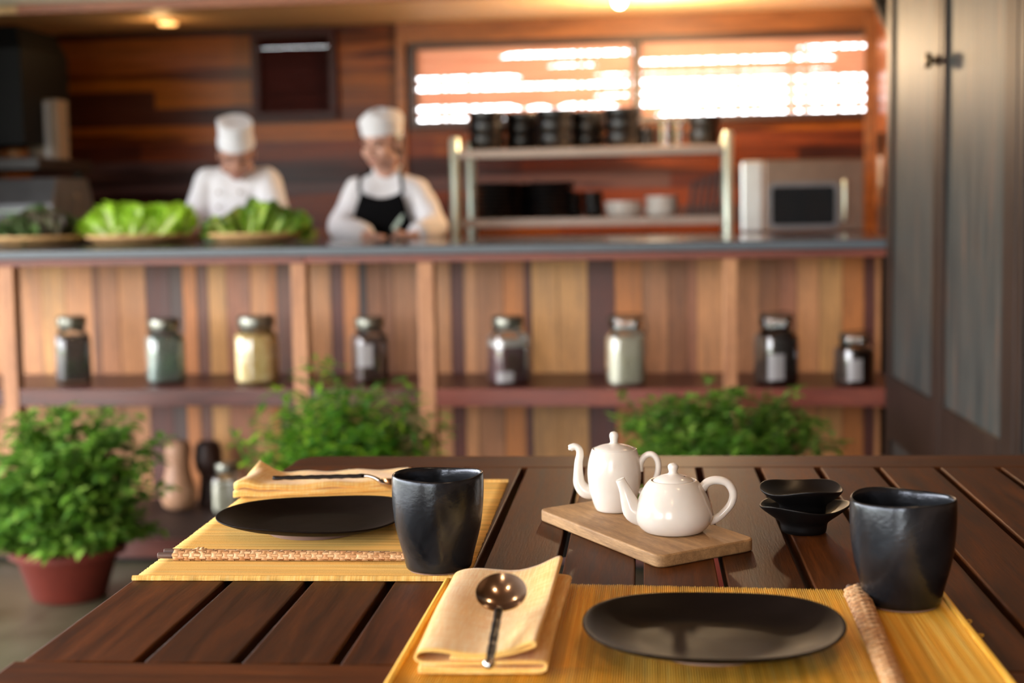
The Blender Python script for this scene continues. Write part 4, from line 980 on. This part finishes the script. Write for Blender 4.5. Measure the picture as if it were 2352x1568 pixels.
# ---------------------------------------------------------------- chopsticks in woven sleeves
def sleeve(pa, pb, zoff, R, label, ends=True):
    a = onz(*pa, TZ+zoff); b = onz(*pb, TZ+zoff); d = b-a; L = d.length; ang = atan2(d.y, d.x)
    o = thing('chopstick_sleeve', (a.x, a.y, TZ+zoff-.0), label, 'sleeve', None, ang)
    bm = nb(); nA = 10; nL = int(L/.0056); r = random.Random(5)
    fl = .62
    def pt(i, j, e):
        an = 2*pi*i/nA; rr = R*(1+e); x = L*j/nL
        k = 1-.25*(x/L); return V((x, rr*k*cos(an), R*fl+rr*fl*k*sin(an)))
    for i in range(nA):
        for j in range(nL):
            up_ = (i+j) % 2; g_ = .06
            i0, i1 = i+(g_ if not up_ else -.04), i+1-(g_ if not up_ else -.04); j0, j1 = j+(g_ if up_ else -.05), j+1-(g_ if up_ else -.05)
            e0 = .05+r.uniform(0, .05); nn = 3; gv = []
            for p in range(nn+1):
                row = []
                for q in range(nn+1):
                    s, t = p/nn, q/nn; hump = sin(pi*(t if up_ else s)); row.append(bm.verts.new(pt(i0+(i1-i0)*s, j0+(j1-j0)*t, e0+.13*hump)))
                gv.append(row)
            c = r.choice([C(222, 172, 120), C(228, 182, 132), C(212, 160, 108), C(232, 190, 142), C(204, 150, 100)])
            for p in range(nn):
                for q in range(nn): paint(bm, [bm.faces.new((gv[p][q], gv[p+1][q], gv[p+1][q+1], gv[p][q+1]))], c)
    build('weave', bm, 'palm_leaf', o, recalc=False, angle=60)
    bm = nb(); tube(bm, [(0.001, 0, R*fl), (L-.001, 0, R*fl)], [R*.97, R*.73], 16, 0, fl); paint(bm, bm.faces, C(120, 76, 44)); build('lining', bm, 'palm_leaf', o)
    for k, (yy, zz) in enumerate(((-.0042, .0036), (.0034, .0058))):
        bm = nb(); x0 = -.016+.004*k
        tube(bm, [(x0, yy, R*fl-.0035+zz), (x0+.0006, yy, R*fl-.0035+zz), (L*.9, yy*.6, R*fl-.0035+zz)], [.0026, .0032, .0022], 4 if 0 else 12); build('chopstick', bm, 'chopstick_wood', o, angle=30)
    # loose leaf ends at the mouth
    bm = nb()
    for k in range(9):
        an = r.uniform(.4, 2.7); x = r.uniform(.0, .03); p = V((x, R*cos(an), R*fl+R*fl*sin(an)*1.1)); dv = V((r.uniform(-.3, 1), r.uniform(-.5, .5), r.uniform(-.12, .05))).normalized()
        s_ = dv.cross(V((0, 0, 1))).normalized()*.0022; ln = r.uniform(.005, .010)
        q = [bm.verts.new(p-s_), bm.verts.new(p+s_), bm.verts.new(p+s_*.8+dv*ln+V((0, 0, .001))), bm.verts.new(p-s_*.8+dv*ln+V((0, 0, .001)))]; paint(bm, [bm.faces.new(q)], C(232, 190, 138))
    build('loose_leaf_ends', bm, 'palm_leaf', o, recalc=False, solid=.0003)
    return o
sleeve((402, 1284), (950, 1288), MT, .0078, 'woven palm sleeve with wooden chopsticks lying on the sandy placemat')
sleeve((1966, 1374), (2066, 1620), MT, .0094, 'woven palm chopstick sleeve standing lengthwise on the golden placemat')

# ---------------------------------------------------------------- napkins
def napkin(name_loc, axes, L, Wd, path, label, lift, th=.0018, thin=.0):
    # path: cross-section polyline (x across along first axis, z) of the folded cloth, swept along the second axis
    o = thing('napkin', name_loc, label, 'napkin', None, axes)
    P = smooth_path([V((x, 0, z)) for x, z in path], 6); bm = nb(); uvl = bm.loops.layers.uv.new('UV'); NY = 40; acc = [0]
    for a, b in zip(P, P[1:]): acc.append(acc[-1]+(b-a).length)
    vs = []
    for j in range(NY+1):
        v = j/NY; row = []
        for p in P:
            x, y, z = lift(p.x, v, p.z); row.append(bm.verts.new((x, y, z)))
        vs.append(row)
    for j in range(NY):
        for i in range(len(P)-1):
            f = bm.faces.new((vs[j][i], vs[j][i+1], vs[j+1][i+1], vs[j+1][i]))
            for l, (s, t) in zip(f.loops, ((acc[i], j/NY*L), (acc[i+1], j/NY*L), (acc[i+1], (j+1)/NY*L), (acc[i], (j+1)/NY*L))): l[uvl].uv = (s, t)
    build('cloth', bm, 'yellow_linen', o, recalc=False, angle=180, solid=th); return o
# right napkin: folds show at the near end; x runs left -> right, y near -> far
pn = onz(1105, 1545, TZ+.004); pf = onz(1170, 1345, TZ+.004); ax = pf-pn; Ln = ax.length+.012
angn = atan2(ax.y, ax.x)-pi/2
hw = .0465
pathR = [(hw*1.0, .0035), (0, .0032), (-hw*.92, .0034), (-hw*1.0, .0056), (-hw*.9, .0078), (hw*.3, .0066), (hw*.96, .0064), (hw*1.02, .0084), (hw*.95, .0104), (0, .0100), (-hw*.82, .0104), (-hw*1.04, .0130), (-hw*1.08, .0175), (-hw*.98, .0222), (-hw*.70, .0228), (-hw*.25, .0190), (hw*.05, .0178), (hw*.4, .0200), (hw*.80, .0262), (hw*.90, .0250), (hw*.86, .0222), (hw*.5, .0172), (0, .0140), (-hw*.5, .0150)]
def liftR(x, v, z):
    t = max(0, v-.55)/.45; tl = max(0, x/hw)
    z2 = z*(1-.18*v)+.0075*t*t*tl*(z/.020)+.0012*sin(v*7+x*40)*(z/.02)
    z2 -= .003*max(0, min(1, (z-.008)/.01))*sin(pi*v)*(1-abs(x)/hw)
    return (x*(1+.03*v)+.006*v*v*(x/hw > 0), v*Ln+.003*sin(x*50+2)*v-.008*min(1.2, abs(x/hw))**4*v*v, z2)
napkin((pn.x, pn.y, TZ), angn, Ln, hw*2, pathR, 'folded yellow linen napkin with a spoon on the golden placemat', liftR)
# left napkin
p0 = onz(572, 1142, TZ+.004); p1 = onz(905, 1128, TZ+.004)
p2 = onz(930, 1098, TZ+.01)
hw2 = .045; Lx = (p1-p0).length+.02
pathL = [(hw2, .0035), (-hw2*.9, .0032), (-hw2*1.0, .005), (-hw2*.9, .007), (hw2*.8, .0066), (hw2*.95, .0085), (hw2*.8, .0105), (-hw2*.8, .0100), (-hw2*1.0, .0125), (-hw2*.86, .0150), (-hw2*.3, .0145), (hw2*.3, .0140), (hw2*.9, .0150)]
def liftL(x, v, z):   # x: near(-)..far(+), v: 0 left .. 1 right
    e_ = max(0, 1-v/.22); k = max(0, x/hw2)
    z2 = z+.016*e_*e_*k*(z/.014)*(1 if z > .008 else .2)+.010*math.exp(-((v-.05)/.07)**2)*(z/.014)*(1-k)*.9
    return (v*Lx*.98-.030*(1-(k if x > 0 else x/hw2))*.5*(1-v)*1.0, x*(1-.12*v)-.006*(1-v)*(x < 0), z2*(1-.1*v)+.0012*sin(v*19+x*50)*(z > .008))
o = napkin((p0.x-.004, p0.y+.060, TZ+.0), atan2((p1-p0).y, (p1-p0).x), Lx, hw2*2, pathL, 'folded yellow linen napkin behind the plate on the sandy placemat', liftL)

# ---------------------------------------------------------------- spoons
def spoon(loc, rz, tilt, L, label, bw=.0215, hl=None, roll=0, btilt=0, tip=True):
    o = thing('spoon', loc, label, 'spoon'); o.rotation_mode = 'XYZ'; o.rotation_euler = (tilt, roll, rz)
    # handle along -Y from bowl at origin
    bm = nb(); n = 14; rg = []
    def bowl(off, k):
        rr = []
        for j in range(n+1):
            t = j/n; row = []
            for i in range(36):
                a = 2*pi*i/36; rx = bw*t; ry = bw*1.08*t; z = -.0095*(1-t*t)-off
                row.append((rx*cos(a), ry*sin(a), z))
            rr.append(row)
        return rr
    inn = bowl(0, 0)[1:]; out = list(reversed(bowl(.0011, 0)[1:]))
    fs = rings(bm, [*inn, *out]); bmesh.ops.rotate(bm, cent=(0, -bw, 0), matrix=Rx(btilt), verts=bm.verts); build('bowl', bm, 'spoon_metal', o, angle=50)
    hl = hl or L
    bm = nb(); tube(bm, [(0, -bw*1.0, .0), (0, -bw*1.25, .003), (0, -bw*1.6, .0055), (0, -bw*1.9, .0058)], [.0035, .0028, .0026, .0029], 12, 4, .8); build('neck', bm, 'silver', o)
    bm = nb(); P = [(0, -bw*1.85-(hl*k/24), .0058+.00025*sin(k*1.9)) for k in range(25)]
    tube(bm, P, [.0034+.00018*sin(k*2.3)+.0002*sin(k*1.1) for k in range(25)], 10, 0, .75); build('handle', bm, 'black_metal', o, angle=180)
    if not tip: return o
    bm = nb(); sph(bm, (0, -bw*1.85-hl-.002, .0060), .0046, 18, sc=(1, 1, .8)); build('tip', bm, 'silver', o, angle=180)
    return o
zb = TZ+.0275
pc_ = onz(1152, 1382, zb); pt_ = onz(1124, 1518, TZ+.0250); dd = pt_-pc_
spoon((pc_.x, pc_.y, zb+.001), atan2(dd.y, dd.x)+pi/2, radians(4), .1, 'spoon with a dark handle and silver tip on the front napkin', .0212, hl=dd.length-.0212*1.85, btilt=radians(24))
zb = TZ+.0165
pc_ = onz(908, 1112, zb+.006); pt_ = onz(628, 1115, zb+.004); dd = pt_-pc_
spoon((pc_.x, pc_.y, zb+.0115), atan2(dd.y, dd.x)+pi/2, radians(1.5), .1, 'spoon with a dark metal handle lying on the napkin behind the plate', .020, hl=dd.length-.02*1.85, btilt=radians(-6), tip=False)

# ================================================================== POTTED PLANTS
def bush(px, py_c, Y, rx, rz_, n_stem, leaf_l, leaf_w, pal, label, seed, potR=.0, pot_h=.0, leaves=26, spikes=(), flat=.85):
    r = random.Random(seed); c = ony(px, py_c, Y); base = V((c.x, c.y, FL))
    o = thing('potted_herb', base, label, 'plant')
    H_ = pot_h; zc = c.z-FL
    R = potR
    bm = nb(); lathe(bm, [(R*.60, 0), (R*.64, .004), (R*.86, H_*.78), (R*.90, H_*.82), (R*1.0, H_*.84), (R*1.02, H_*.98), (R*.99, H_), (R*.92, H_), (R*.88, H_*.86), (R*.5, H_*.84)], 56, cap1=True); build('pot', bm, 'terracotta', o, angle=50)
    bm = nb(); lathe(bm, [(R*.88, H_*.88), (R*.5, H_*.9), (.005, H_*.91)], 32); build('soil', bm, 'soil', o)
    bs, bl = nb(), nb()
    top = zc-H_
    ends = []
    for i in range(n_stem):
        while 1:
            q = V((r.uniform(-1, 1), r.uniform(-1, 1), r.uniform(-1, 1)))
            if .35 < q.length < 1: break
        e_ = V((q.x*rx, q.y*rx*flat, zc+q.z*rz_)); ends.append(e_)
    for k in range(n_stem//3):
        a = r.uniform(0, 6.28); q_ = r.uniform(.55, 1.0); ends.append(V((rx*q_*cos(a), rx*q_*flat*sin(a), H_+r.uniform(.0, .09))))
    for x, y in spikes: 
        p = ony(x, y, Y+r.uniform(-.1, .1)); ends.append(V((p.x-base.x, p.y-base.y, p.z-FL)))
    for e_ in ends:
        a = r.uniform(0, 6.28); q = R*.6*sqrt(r.random()); s = V((q*cos(a), q*sin(a), H_*.9)); e_.z = max(e_.z, H_+.02)
        mid = s.lerp(e_, .5)+V((0, 0, .05*rz_)); mid.x = s.x+(e_.x-s.x)*.35; mid.y = s.y+(e_.y-s.y)*.35
        P = smooth_path([s, mid, e_], 5); tube(bs, P, [.0022-.0012*k/(len(P)-1) for k in range(len(P))], 5)
        for k in range(leaves):
            t = r.uniform(.38, 1)**.7; i_ = min(len(P)-2, int(t*(len(P)-1))); f_ = t*(len(P)-1)-i_; p = P[i_].lerp(P[i_+1], f_)
            a = r.uniform(0, 6.28); tp = k < 4
            if tp: p = e_
            d = V((cos(a), sin(a), r.uniform(-.35, .6))).normalized(); L = leaf_l*r.uniform(.6, 1.15); Wd = leaf_w*r.uniform(.7, 1.1)*.5
            s_ = d.cross(V((0, 0, 1))).normalized(); n_ = s_.cross(d); p = p+d*.006
            dr = V((0, 0, -1))*L*r.uniform(.0, .35)
            m0 = [p, p+d*L*.3+dr*.1, p+d*L*.65+dr*.45, p+d*L+dr]
            wl_ = [0, Wd, Wd*.75, 0]
            v0 = bl.verts.new(m0[0]); v3 = bl.verts.new(m0[3]); A = [(bl.verts.new(m0[z]+s_*wl_[z]+n_*Wd*.35), bl.verts.new(m0[z]), bl.verts.new(m0[z]-s_*wl_[z]+n_*Wd*.35)) for z in (1, 2)]
            fs = [bl.faces.new((v0, A[0][1], A[0][0])), bl.faces.new((v0, A[0][2], A[0][1])), bl.faces.new((A[0][0], A[0][1], A[1][1], A[1][0])), bl.faces.new((A[0][1], A[0][2], A[1][2], A[1][1])), bl.faces.new((A[1][0], A[1][1], v3)), bl.faces.new((A[1][1], A[1][2], v3))]
            cc = V(r.choice(pal)[:3])*r.uniform(.75, 1.2); paint(bl, fs, (*cc, 1))
    build('stems', bs, 'stem_green', o); lf = build('foliage', bl, 'leaf', o, recalc=False, angle=180)
    return o
PG = [C(106, 154, 50), C(128, 174, 62), C(84, 130, 40), C(160, 200, 92), C(112, 162, 70)]
PY = [C(104, 164, 46), C(128, 184, 52), C(82, 136, 38), C(174, 216, 66), C(100, 158, 74)]
bush(148, 1100, onz(146, 1368, FL).y, .255, .215, 165, .052, .030, PG, 'bushy green herb in a red terracotta pot on the floor at left', 5, .165, .155, 26, [(250, 945), (300, 955), (370, 1010), (350, 1060), (60, 950), (320, 1180), (380, 1120), (300, 1200)])
bush(800, 1020, 4.05, .27, .16, 190, .060, .016, PY, 'tall leafy herb behind the far left corner of the table', 8, .15, .24, 22, [(725, 830), (760, 830), (700, 850), (930, 870), (640, 900), (540, 1010), (1030, 985), (590, 950), (960, 900), (560, 1060), (880, 880), (850, 900), (1000, 950)])
bush(1650, 1020, 4.0, .30, .15, 220, .042, .024, PG, 'broad green herb bush behind the far edge of the table, by the doors', 12, .16, .24, 22, [(1620, 868), (1830, 890), (1440, 905), (1690, 900), (1580, 940), (1780, 920), (1905, 990), (1925, 1020), (1410, 960), (1750, 905), (1520, 935), (1650, 920)])

# ================================================================== CHEFS
def hand(bm, wr, d, n, grip=0.0, s=1.0, side=1):
    # wr wrist, d pointing direction, n back-of-hand normal; five separate fingers
    d = V(d).normalized(); n = V(n); n = (n-d*n.dot(d)).normalized(); l = d.cross(n)*side
    for k, w_ in ((0, .018), (1, .007), (2, -.006), (3, -.018)):
        caps(bm, wr+l*w_*.55*s, wr+(d*.062+l*w_)*s, .013*s, .0105*s, 10)
    for k, (w_, ln) in enumerate(((.025, .062), (.008, .070), (-.009, .065), (-.025, .050))):
        p = wr+(d*.072+l*w_)*s; a = .25+grip*.9; q = d
        for j, f in enumerate((.45, .32, .26)):
            q = (M.Rotation(-a*(1 if j else .8), 3, l*side)@q) if 0 else (q*cos(a)-n*sin(a)).normalized()
            n2 = n; e_ = p+q*ln*f*s; caps(bm, p, e_, (.0085-.001*j)*s, (.0078-.001*j)*s, 8); p = e_; a = .18+grip*.75
            n = (n-q*n.dot(q)).normalized()
        n = V(n2)
    t0 = wr+(d*.018+l*.016)*s; t1 = t0+(d*.6+l*.75-n*.35).normalized()*.036*s; t2 = t1+(d*.9+l*.15-n*.4*(1+grip)).normalized()*.03*s
    caps(bm, t0, t1, .0125*s, .010*s, 8); caps(bm, t1, t2, .0098*s, .0082*s, 8)
def chef(label, x, y, head, yaw, pitch, neck, sh, el, wr, hd, hat, apron, skin, jit=0, sit=1.0, hs=1.0):
    root = thing('person', (x, y, FL), label, 'person'); O = V((x, y, FL))
    Lc = lambda p: V(p)-O
    head, neck = Lc(head), Lc(neck); sh = [Lc(p) for p in sh]; el = [Lc(p) for p in el]; wr = [Lc(p) for p in wr]
    hip = V((0, 0, .84)); hw_ = .145
    HR = Rz(yaw)@Rx(pitch)           # head frame: face looks along -Y, up Z
    hp = lambda a, b, c: head+HR@V((a, b, c))*hs
    # body -------------------------------------------------------------
    bm = nb()
    sph(bm, hp(0, .012, .02), .078*hs, 24, HR, (.93, 1.13, 1.08))      # skull
    sph(bm, hp(0, -.022, -.035), .060*hs, 20, HR, (.98, 1.0, 1.15))     # face
    sph(bm, hp(0, -.045, -.083), .028*hs, 14, HR, (1.1, .9, .8))       # chin
    for s in (-1, 1):
        sph(bm, hp(s*.036, -.052, -.032), .026*hs, 12, HR, (1, .8, 1)); sph(bm, hp(s*.045, -.008, -.062), .028*hs, 12, HR)
        sph(bm, hp(s*.075, .012, -.01), .020*hs, 12, HR, (.4, .8, 1.35)); sph(bm, hp(s*.028, -.073, .012), .016*hs, 10, HR, (1.4, .5, .5))
    caps(bm, hp(0, -.077, .005), hp(0, -.094, -.032), .0075*hs, .0105*hs, 10)
    sph(bm, hp(-.011, -.086, -.036), .008*hs, 8, HR); sph(bm, hp(.011, -.086, -.036), .008*hs, 8, HR)
    caps(bm, hp(-.016, -.077, -.060), hp(.016, -.077, -.060), .0065*hs, .0065*hs, 8); caps(bm, hp(-.014, -.075, -.069), hp(.014, -.075, -.069), .0065*hs, .0065*hs, 8)
    caps(bm, neck-V((0, -.01, .03)), hp(0, .018, -.05), .050, .046, 20)
    mid = (sh[0]+sh[1])/2; chest = hip.lerp(mid, .68)
    caps(bm, hip, chest, .095, .092, 20); caps(bm, chest+V((-.05, 0, 0)), chest+V((.05, 0, 0)), .08, .08, 20)
    caps(bm, sh[0].lerp(mid, .35), sh[1].lerp(mid, .35), .042, .042, 16); caps(bm, chest, mid-V((0, 0, .05)), .075, .04, 16)
    for s in (0, 1):
        caps(bm, sh[s], el[s], .042, .034); caps(bm, el[s], wr[s], .034, .023)
        hand(bm, wr[s], hd[s][0], hd[s][1], hd[s][2], 1.0, (1 if s else -1))
        sx_ = (-1, 1)[s]; h_ = V((sx_*.085, 0, .84)); kn = V((sx_*.09, -.01, .44)); an = V((sx_*.095, .01, .07))
        caps(bm, h_, kn, .075, .052); caps(bm, kn, an, .05, .032); caps(bm, an-V((0, 0, .03)), an+V((0, -.13, -.035)), .032, .026)
    bake_remesh('body', bm, skin, root, .0055, 3)
    # face details -------------------------------------------------------
    for s in (-1, 1):
        bm = nb(); sph(bm, hp(s*.029, -.0725, -.006), .0095*hs, 12, HR, (1.3, .55, .5)); build('eye', bm, 'eye_dark', root)
        bm = nb(); tube(bm, [hp(s*.013, -.085, .014), hp(s*.028, -.0845, .019), hp(s*.045, -.073, .015)], [.002, .003, .0015], 8, 3); build('eyebrow', bm, 'hair', root)
    bm = nb(); sph(bm, hp(0, -.0805, -.0645), .0125*hs, 12, HR, (1.45, .35, .55)); build('mouth', bm, 'lips', root)
    # hair at the back and sides -----------------------------------------
    bm = nb(); sph(bm, hp(0, .032, .012), .0775*hs, 20, HR, (1.0, 1.02, 1.05)); sph(bm, hp(0, .095, -.035), .036*hs, 14, HR, (1.1, .8, 1)); 
    for s in (-1, 1): sph(bm, hp(s*.064, .012, .010), .03*hs, 12, HR, (.5, .9, 1.2))
    bake_remesh('hair', bm, 'hair', root, .006, 2)
    # jacket --------------------------------------------------------------
    bm = nb(); NB = mid+V((0, -.0, .0))
    def ring(cn, a, b, n=32, e_=2.5):
        return [(cn.x+a*math.copysign(abs(cos(t))**(2/e_), cos(t)), cn.y+b*math.copysign(abs(sin(t))**(2/e_), sin(t)), cn.z) for t in [2*pi*i/n for i in range(n)]]
    sw = (sh[1]-sh[0]).length/2
    prof = [(-.10, .165, .115), (.0, .155, .112), (.2, .140, .105), (.42, .142, .112), (.62, .155, .118), (.80, .165, .110), (.92, .150, .09), (1.0, .11, .07)]
    def tc_(t): return V((hip.x+(mid.x-hip.x)*max(0, t), hip.y+(mid.y-hip.y)*max(0, t), hip.z+(mid.z-hip.z)*t))
    rings(bm, [ring(tc_(t), a*(.4+.6*sw/.165 if t > .5 else 1), b) for t, a, b in prof])
    caps(bm, sh[0], neck-V((0, -.01, .045)), .058, .055, 16); caps(bm, sh[1], neck-V((0, -.01, .045)), .058, .055, 16)
    caps(bm, neck-V((0, -.012, .085)), neck-V((0, -.014, .02)), .078, .058, 20)
    caps(bm, sh[0].lerp(mid, .4)-V((0, 0, .03)), sh[1].lerp(mid, .4)-V((0, 0, .03)), .078, .078, 20)
    for s in (0, 1):
        caps(bm, sh[s], sh[s].lerp(el[s], .5), .060, .062, 16); caps(bm, sh[s].lerp(el[s], .4), el[s], .062, .056, 16)
        caps(bm, el[s], el[s].lerp(wr[s], jit), .056, .050, 16)
    bake_remesh('jacket', bm, 'white_cotton', root, .008, 5, .007, 9)
    # collar
    bm = nb(); pts = []
    for i in range(25):
        a = radians(-90+24)+radians(312)*i/24; e_ = 1+.0*i; pts.append((a, neck+V((.060*cos(a), .012+.056*sin(a), -.012-.022*max(0, -sin(a))))))
    rings(bm, [[p, p+V((.004*cos(a), .004*sin(a), .0)), p+V((.000*cos(a), .00*sin(a), .038)), p+V((-.005*cos(a), -.005*sin(a), .036))] for a, p in pts]); build('collar', bm, 'white_cotton', root, solid=0)
    for k in range(4):
        for s in (-1, 1):
            t = .88-.15*k; q = tc_(t); bm = nb(); lathe(bm, [(.006, 0), (.007, .003), (.004, .005)], 12)
            if not apron: build('button', bm, 'paper_pale', root, loc=(q.x+s*.045, q.y-.118-.004*k, q.z), rot=(radians(90), 0, 0))
            else: bm.free()
    bm = nb()
    for s in (-1, 1): caps(bm, V((s*.085, 0, .84)), V((s*.09, -.01, .44)), .088, .068); caps(bm, V((s*.09, -.01, .44)), V((s*.095, .01, .09)), .068, .055)
    caps(bm, (-.06, 0, .86), (.06, 0, .86), .1, .1); bake_remesh('trousers', bm, 'trouser_cloth', root, .012, 3)
    for s in (-1, 1):
        bm = nb(); caps(bm, (s*.095, .03, .045), (s*.095, -.11, .04), .045, .04, 16); build('shoe', bm, 'black_box', root)
    # apron ----------------------------------------------------------------
    if apron:
        bm = nb(); NU, NV = 26, 34; gv = []
        for j in range(NV+1):
            v = j/NV; t = -.75+v*(1.0+.75); row = []
            q = tc_(t) if t > 0 else V((hip.x, hip.y, hip.z+(mid.z-hip.z)*t))
            wdt = .175 if t < .15 else .175-(.175-.088)*min(1, (t-.15)/.8)**1.0
            bt = .127 if t < .8 else .127-.02*(t-.8)/.2
            for i in range(NU+1):
                u = i/NU*2-1; xx = u*wdt; dip = (.030*(1-u*u)) if v > .97 else 0
                aa = .175; yy = -bt*(max(.02, 1-abs(xx/aa)**2.6))**(1/2.6)-.010-.004*sin(xx*60+t*3)*(t < .4)
                row.append(bm.verts.new((q.x+xx, q.y+yy, q.z-dip*(v-.9)*10)))
            gv.append(row)
        for j in range(NV):
            for i in range(NU): bm.faces.new((gv[j][i], gv[j][i+1], gv[j+1][i+1], gv[j+1][i]))
        tl, tr = gv[-1][0].co.copy(), gv[-1][-1].co.copy()
        bmesh.ops.recalc_face_normals(bm, faces=bm.faces); ap = build('apron', bm, 'black_cotton', root, solid=.003, recalc=False)
        for s, tp in ((-1, tl), (1, tr)):
            bm = nb(); tube(bm, [tp+V((0, 0, -.012)), tp+V((-s*.004, -.004, .05)), neck+V((s*.066, -.030, -.005)), neck+V((s*.060, .02, .022))], .008, 8, 5, .4, (0, 1, 0)); build('apron_strap', bm, 'black_cotton', root)
    # hat ------------------------------------------------------------------
    if hat == 'toque':
        bm = nb(); rg = []
        for k, (z, r_) in enumerate(((.040, .080), (.055, .081), (.09, .079), (.12, .080), (.140, .082), (.146, .078), (.144, .04))):
            rg.append([hp(r_*cos(a)*.94, .012+r_*1.10*sin(a), z+(.014*math.exp(-((a-pi)/.45)**2) if k > 2 else 0)) for a in [2*pi*i/48 for i in range(48)]])
        rings(bm, rg, cap0=False); build('hat', bm, 'white_cotton', root)
        bm = nb(); rings(bm, [[hp(r_*cos(a)*.94, .012+r_*1.10*sin(a), z) for a in [2*pi*i/48 for i in range(48)]] for z, r_ in ((.038, .082), (.038, .0855), (.066, .0855), (.067, .082))], cap0=False, cap1=False); build('hat_band', bm, 'white_cotton', root)
    else:
        bm = nb(); rg = []
        for k, (z, r_) in enumerate(((.036, .080), (.044, .083), (.064, .086), (.067, .088), (.084, .094), (.102, .091), (.120, .077), (.132, .052), (.138, .02), (.139, .004))):
            rg.append([hp(r_*cos(a)*(.95+.02*sin(a*5+k)), .014+r_*1.10*sin(a), z+.006*sin(a*3+k)*(k > 3)) for a in [2*pi*i/48 for i in range(48)]])
        rings(bm, rg, cap0=False); build('hat', bm, 'white_cotton', root)
        bm = nb(); rings(bm, [[hp(r_*cos(a)*.95, .014+r_*1.10*sin(a), z) for a in [2*pi*i/48 for i in range(48)]] for z, r_ in ((.034, .080), (.034, .0845), (.068, .0895), (.069, .086))], cap0=False, cap1=False); build('hat_band', bm, 'white_cotton', root)
    return root
W3 = lambda px, py, Y, dz=0: ony(px, py, Y)+V((0, 0, dz))
x2 = W3(890, 500, 6.02).x
chef('person in white jacket, black apron and low white cap, looking down at a knife', x2, 6.02,
     W3(876, 328, 5.96), radians(-22), radians(9), W3(888, 394, 6.02),
     [W3(826, 438, 6.02), W3(952, 438, 6.02)], [W3(784, 522, 5.93), W3(1000, 520, 5.93)], [W3(846, 544, 5.70), W3(950, 543, 5.68)],
     [((.88, -.4, .0), (.1, .1, 1), .3), ((-.75, -.45, .12), (0, .1, 1), .75)], 'cap', True, 'skin', .78, hs=.98)
x1 = W3(545, 500, 6.0).x
chef('person in white jacket and tall white chef hat, head bowed behind the greens', x1, 6.0,
     W3(543, 353, 5.90), radians(15), radians(27), W3(545, 388, 6.03),
     [W3(482, 416, 6.0), W3(612, 416, 6.0)], [W3(447, 508, 5.90), W3(640, 508, 5.90)], [W3(440, 534, 5.68), W3(590, 534, 5.70)],
     [((.2, -.9, .05), (0, .1, 1), .35), ((-.5, -.8, 0), (0, .1, 1), .4)], 'toque', False, 'skin_dark', .45, hs=.93)
# knife in the second chef's hand, and boards on the worktop
kn = thing('kitchen_knife', W3(903, 528, 5.55), 'kitchen knife held upright by the chef in the black apron', 'knife')
bm = nb(); a = V((0, 0, 0)); b = W3(926, 492, 5.5)-kn.location; dk = b.normalized(); s_ = V((dk.z, 0, -dk.x))
rings(bm, [[a+s_*.011, a+V((0, .0012, 0)), a-s_*.011, a-V((0, .0012, 0))], [a+(b-a)*.7+s_*.011, a+(b-a)*.7+V((0, .0012, 0)), a+(b-a)*.7-s_*.008, a+(b-a)*.7-V((0, .0012, 0))], [b+s_*.002, b+V((0, .0006, 0)), b-s_*.002, b-V((0, .0006, 0))]]); build('blade', bm, 'steel', kn, smooth=False)
bm = nb(); tube(bm, [a-dk*.07, a+dk*.002], .009, 10, 0, .7); build('handle', bm, 'black_box', kn)
# warm lamps in the dining ceiling (their glints show in the spoon)
for i, (x, y, z) in enumerate(((-.9, .4, 2.45), (.5, .7, 2.45), (-.2, -.9, 2.45), (-1.6, 2.4, 2.45), (.6, 2.6, 2.45))):
    lamp('dining_lamp_light', 'POINT', (x, y, z), 4, (1, .66, .36), .035)
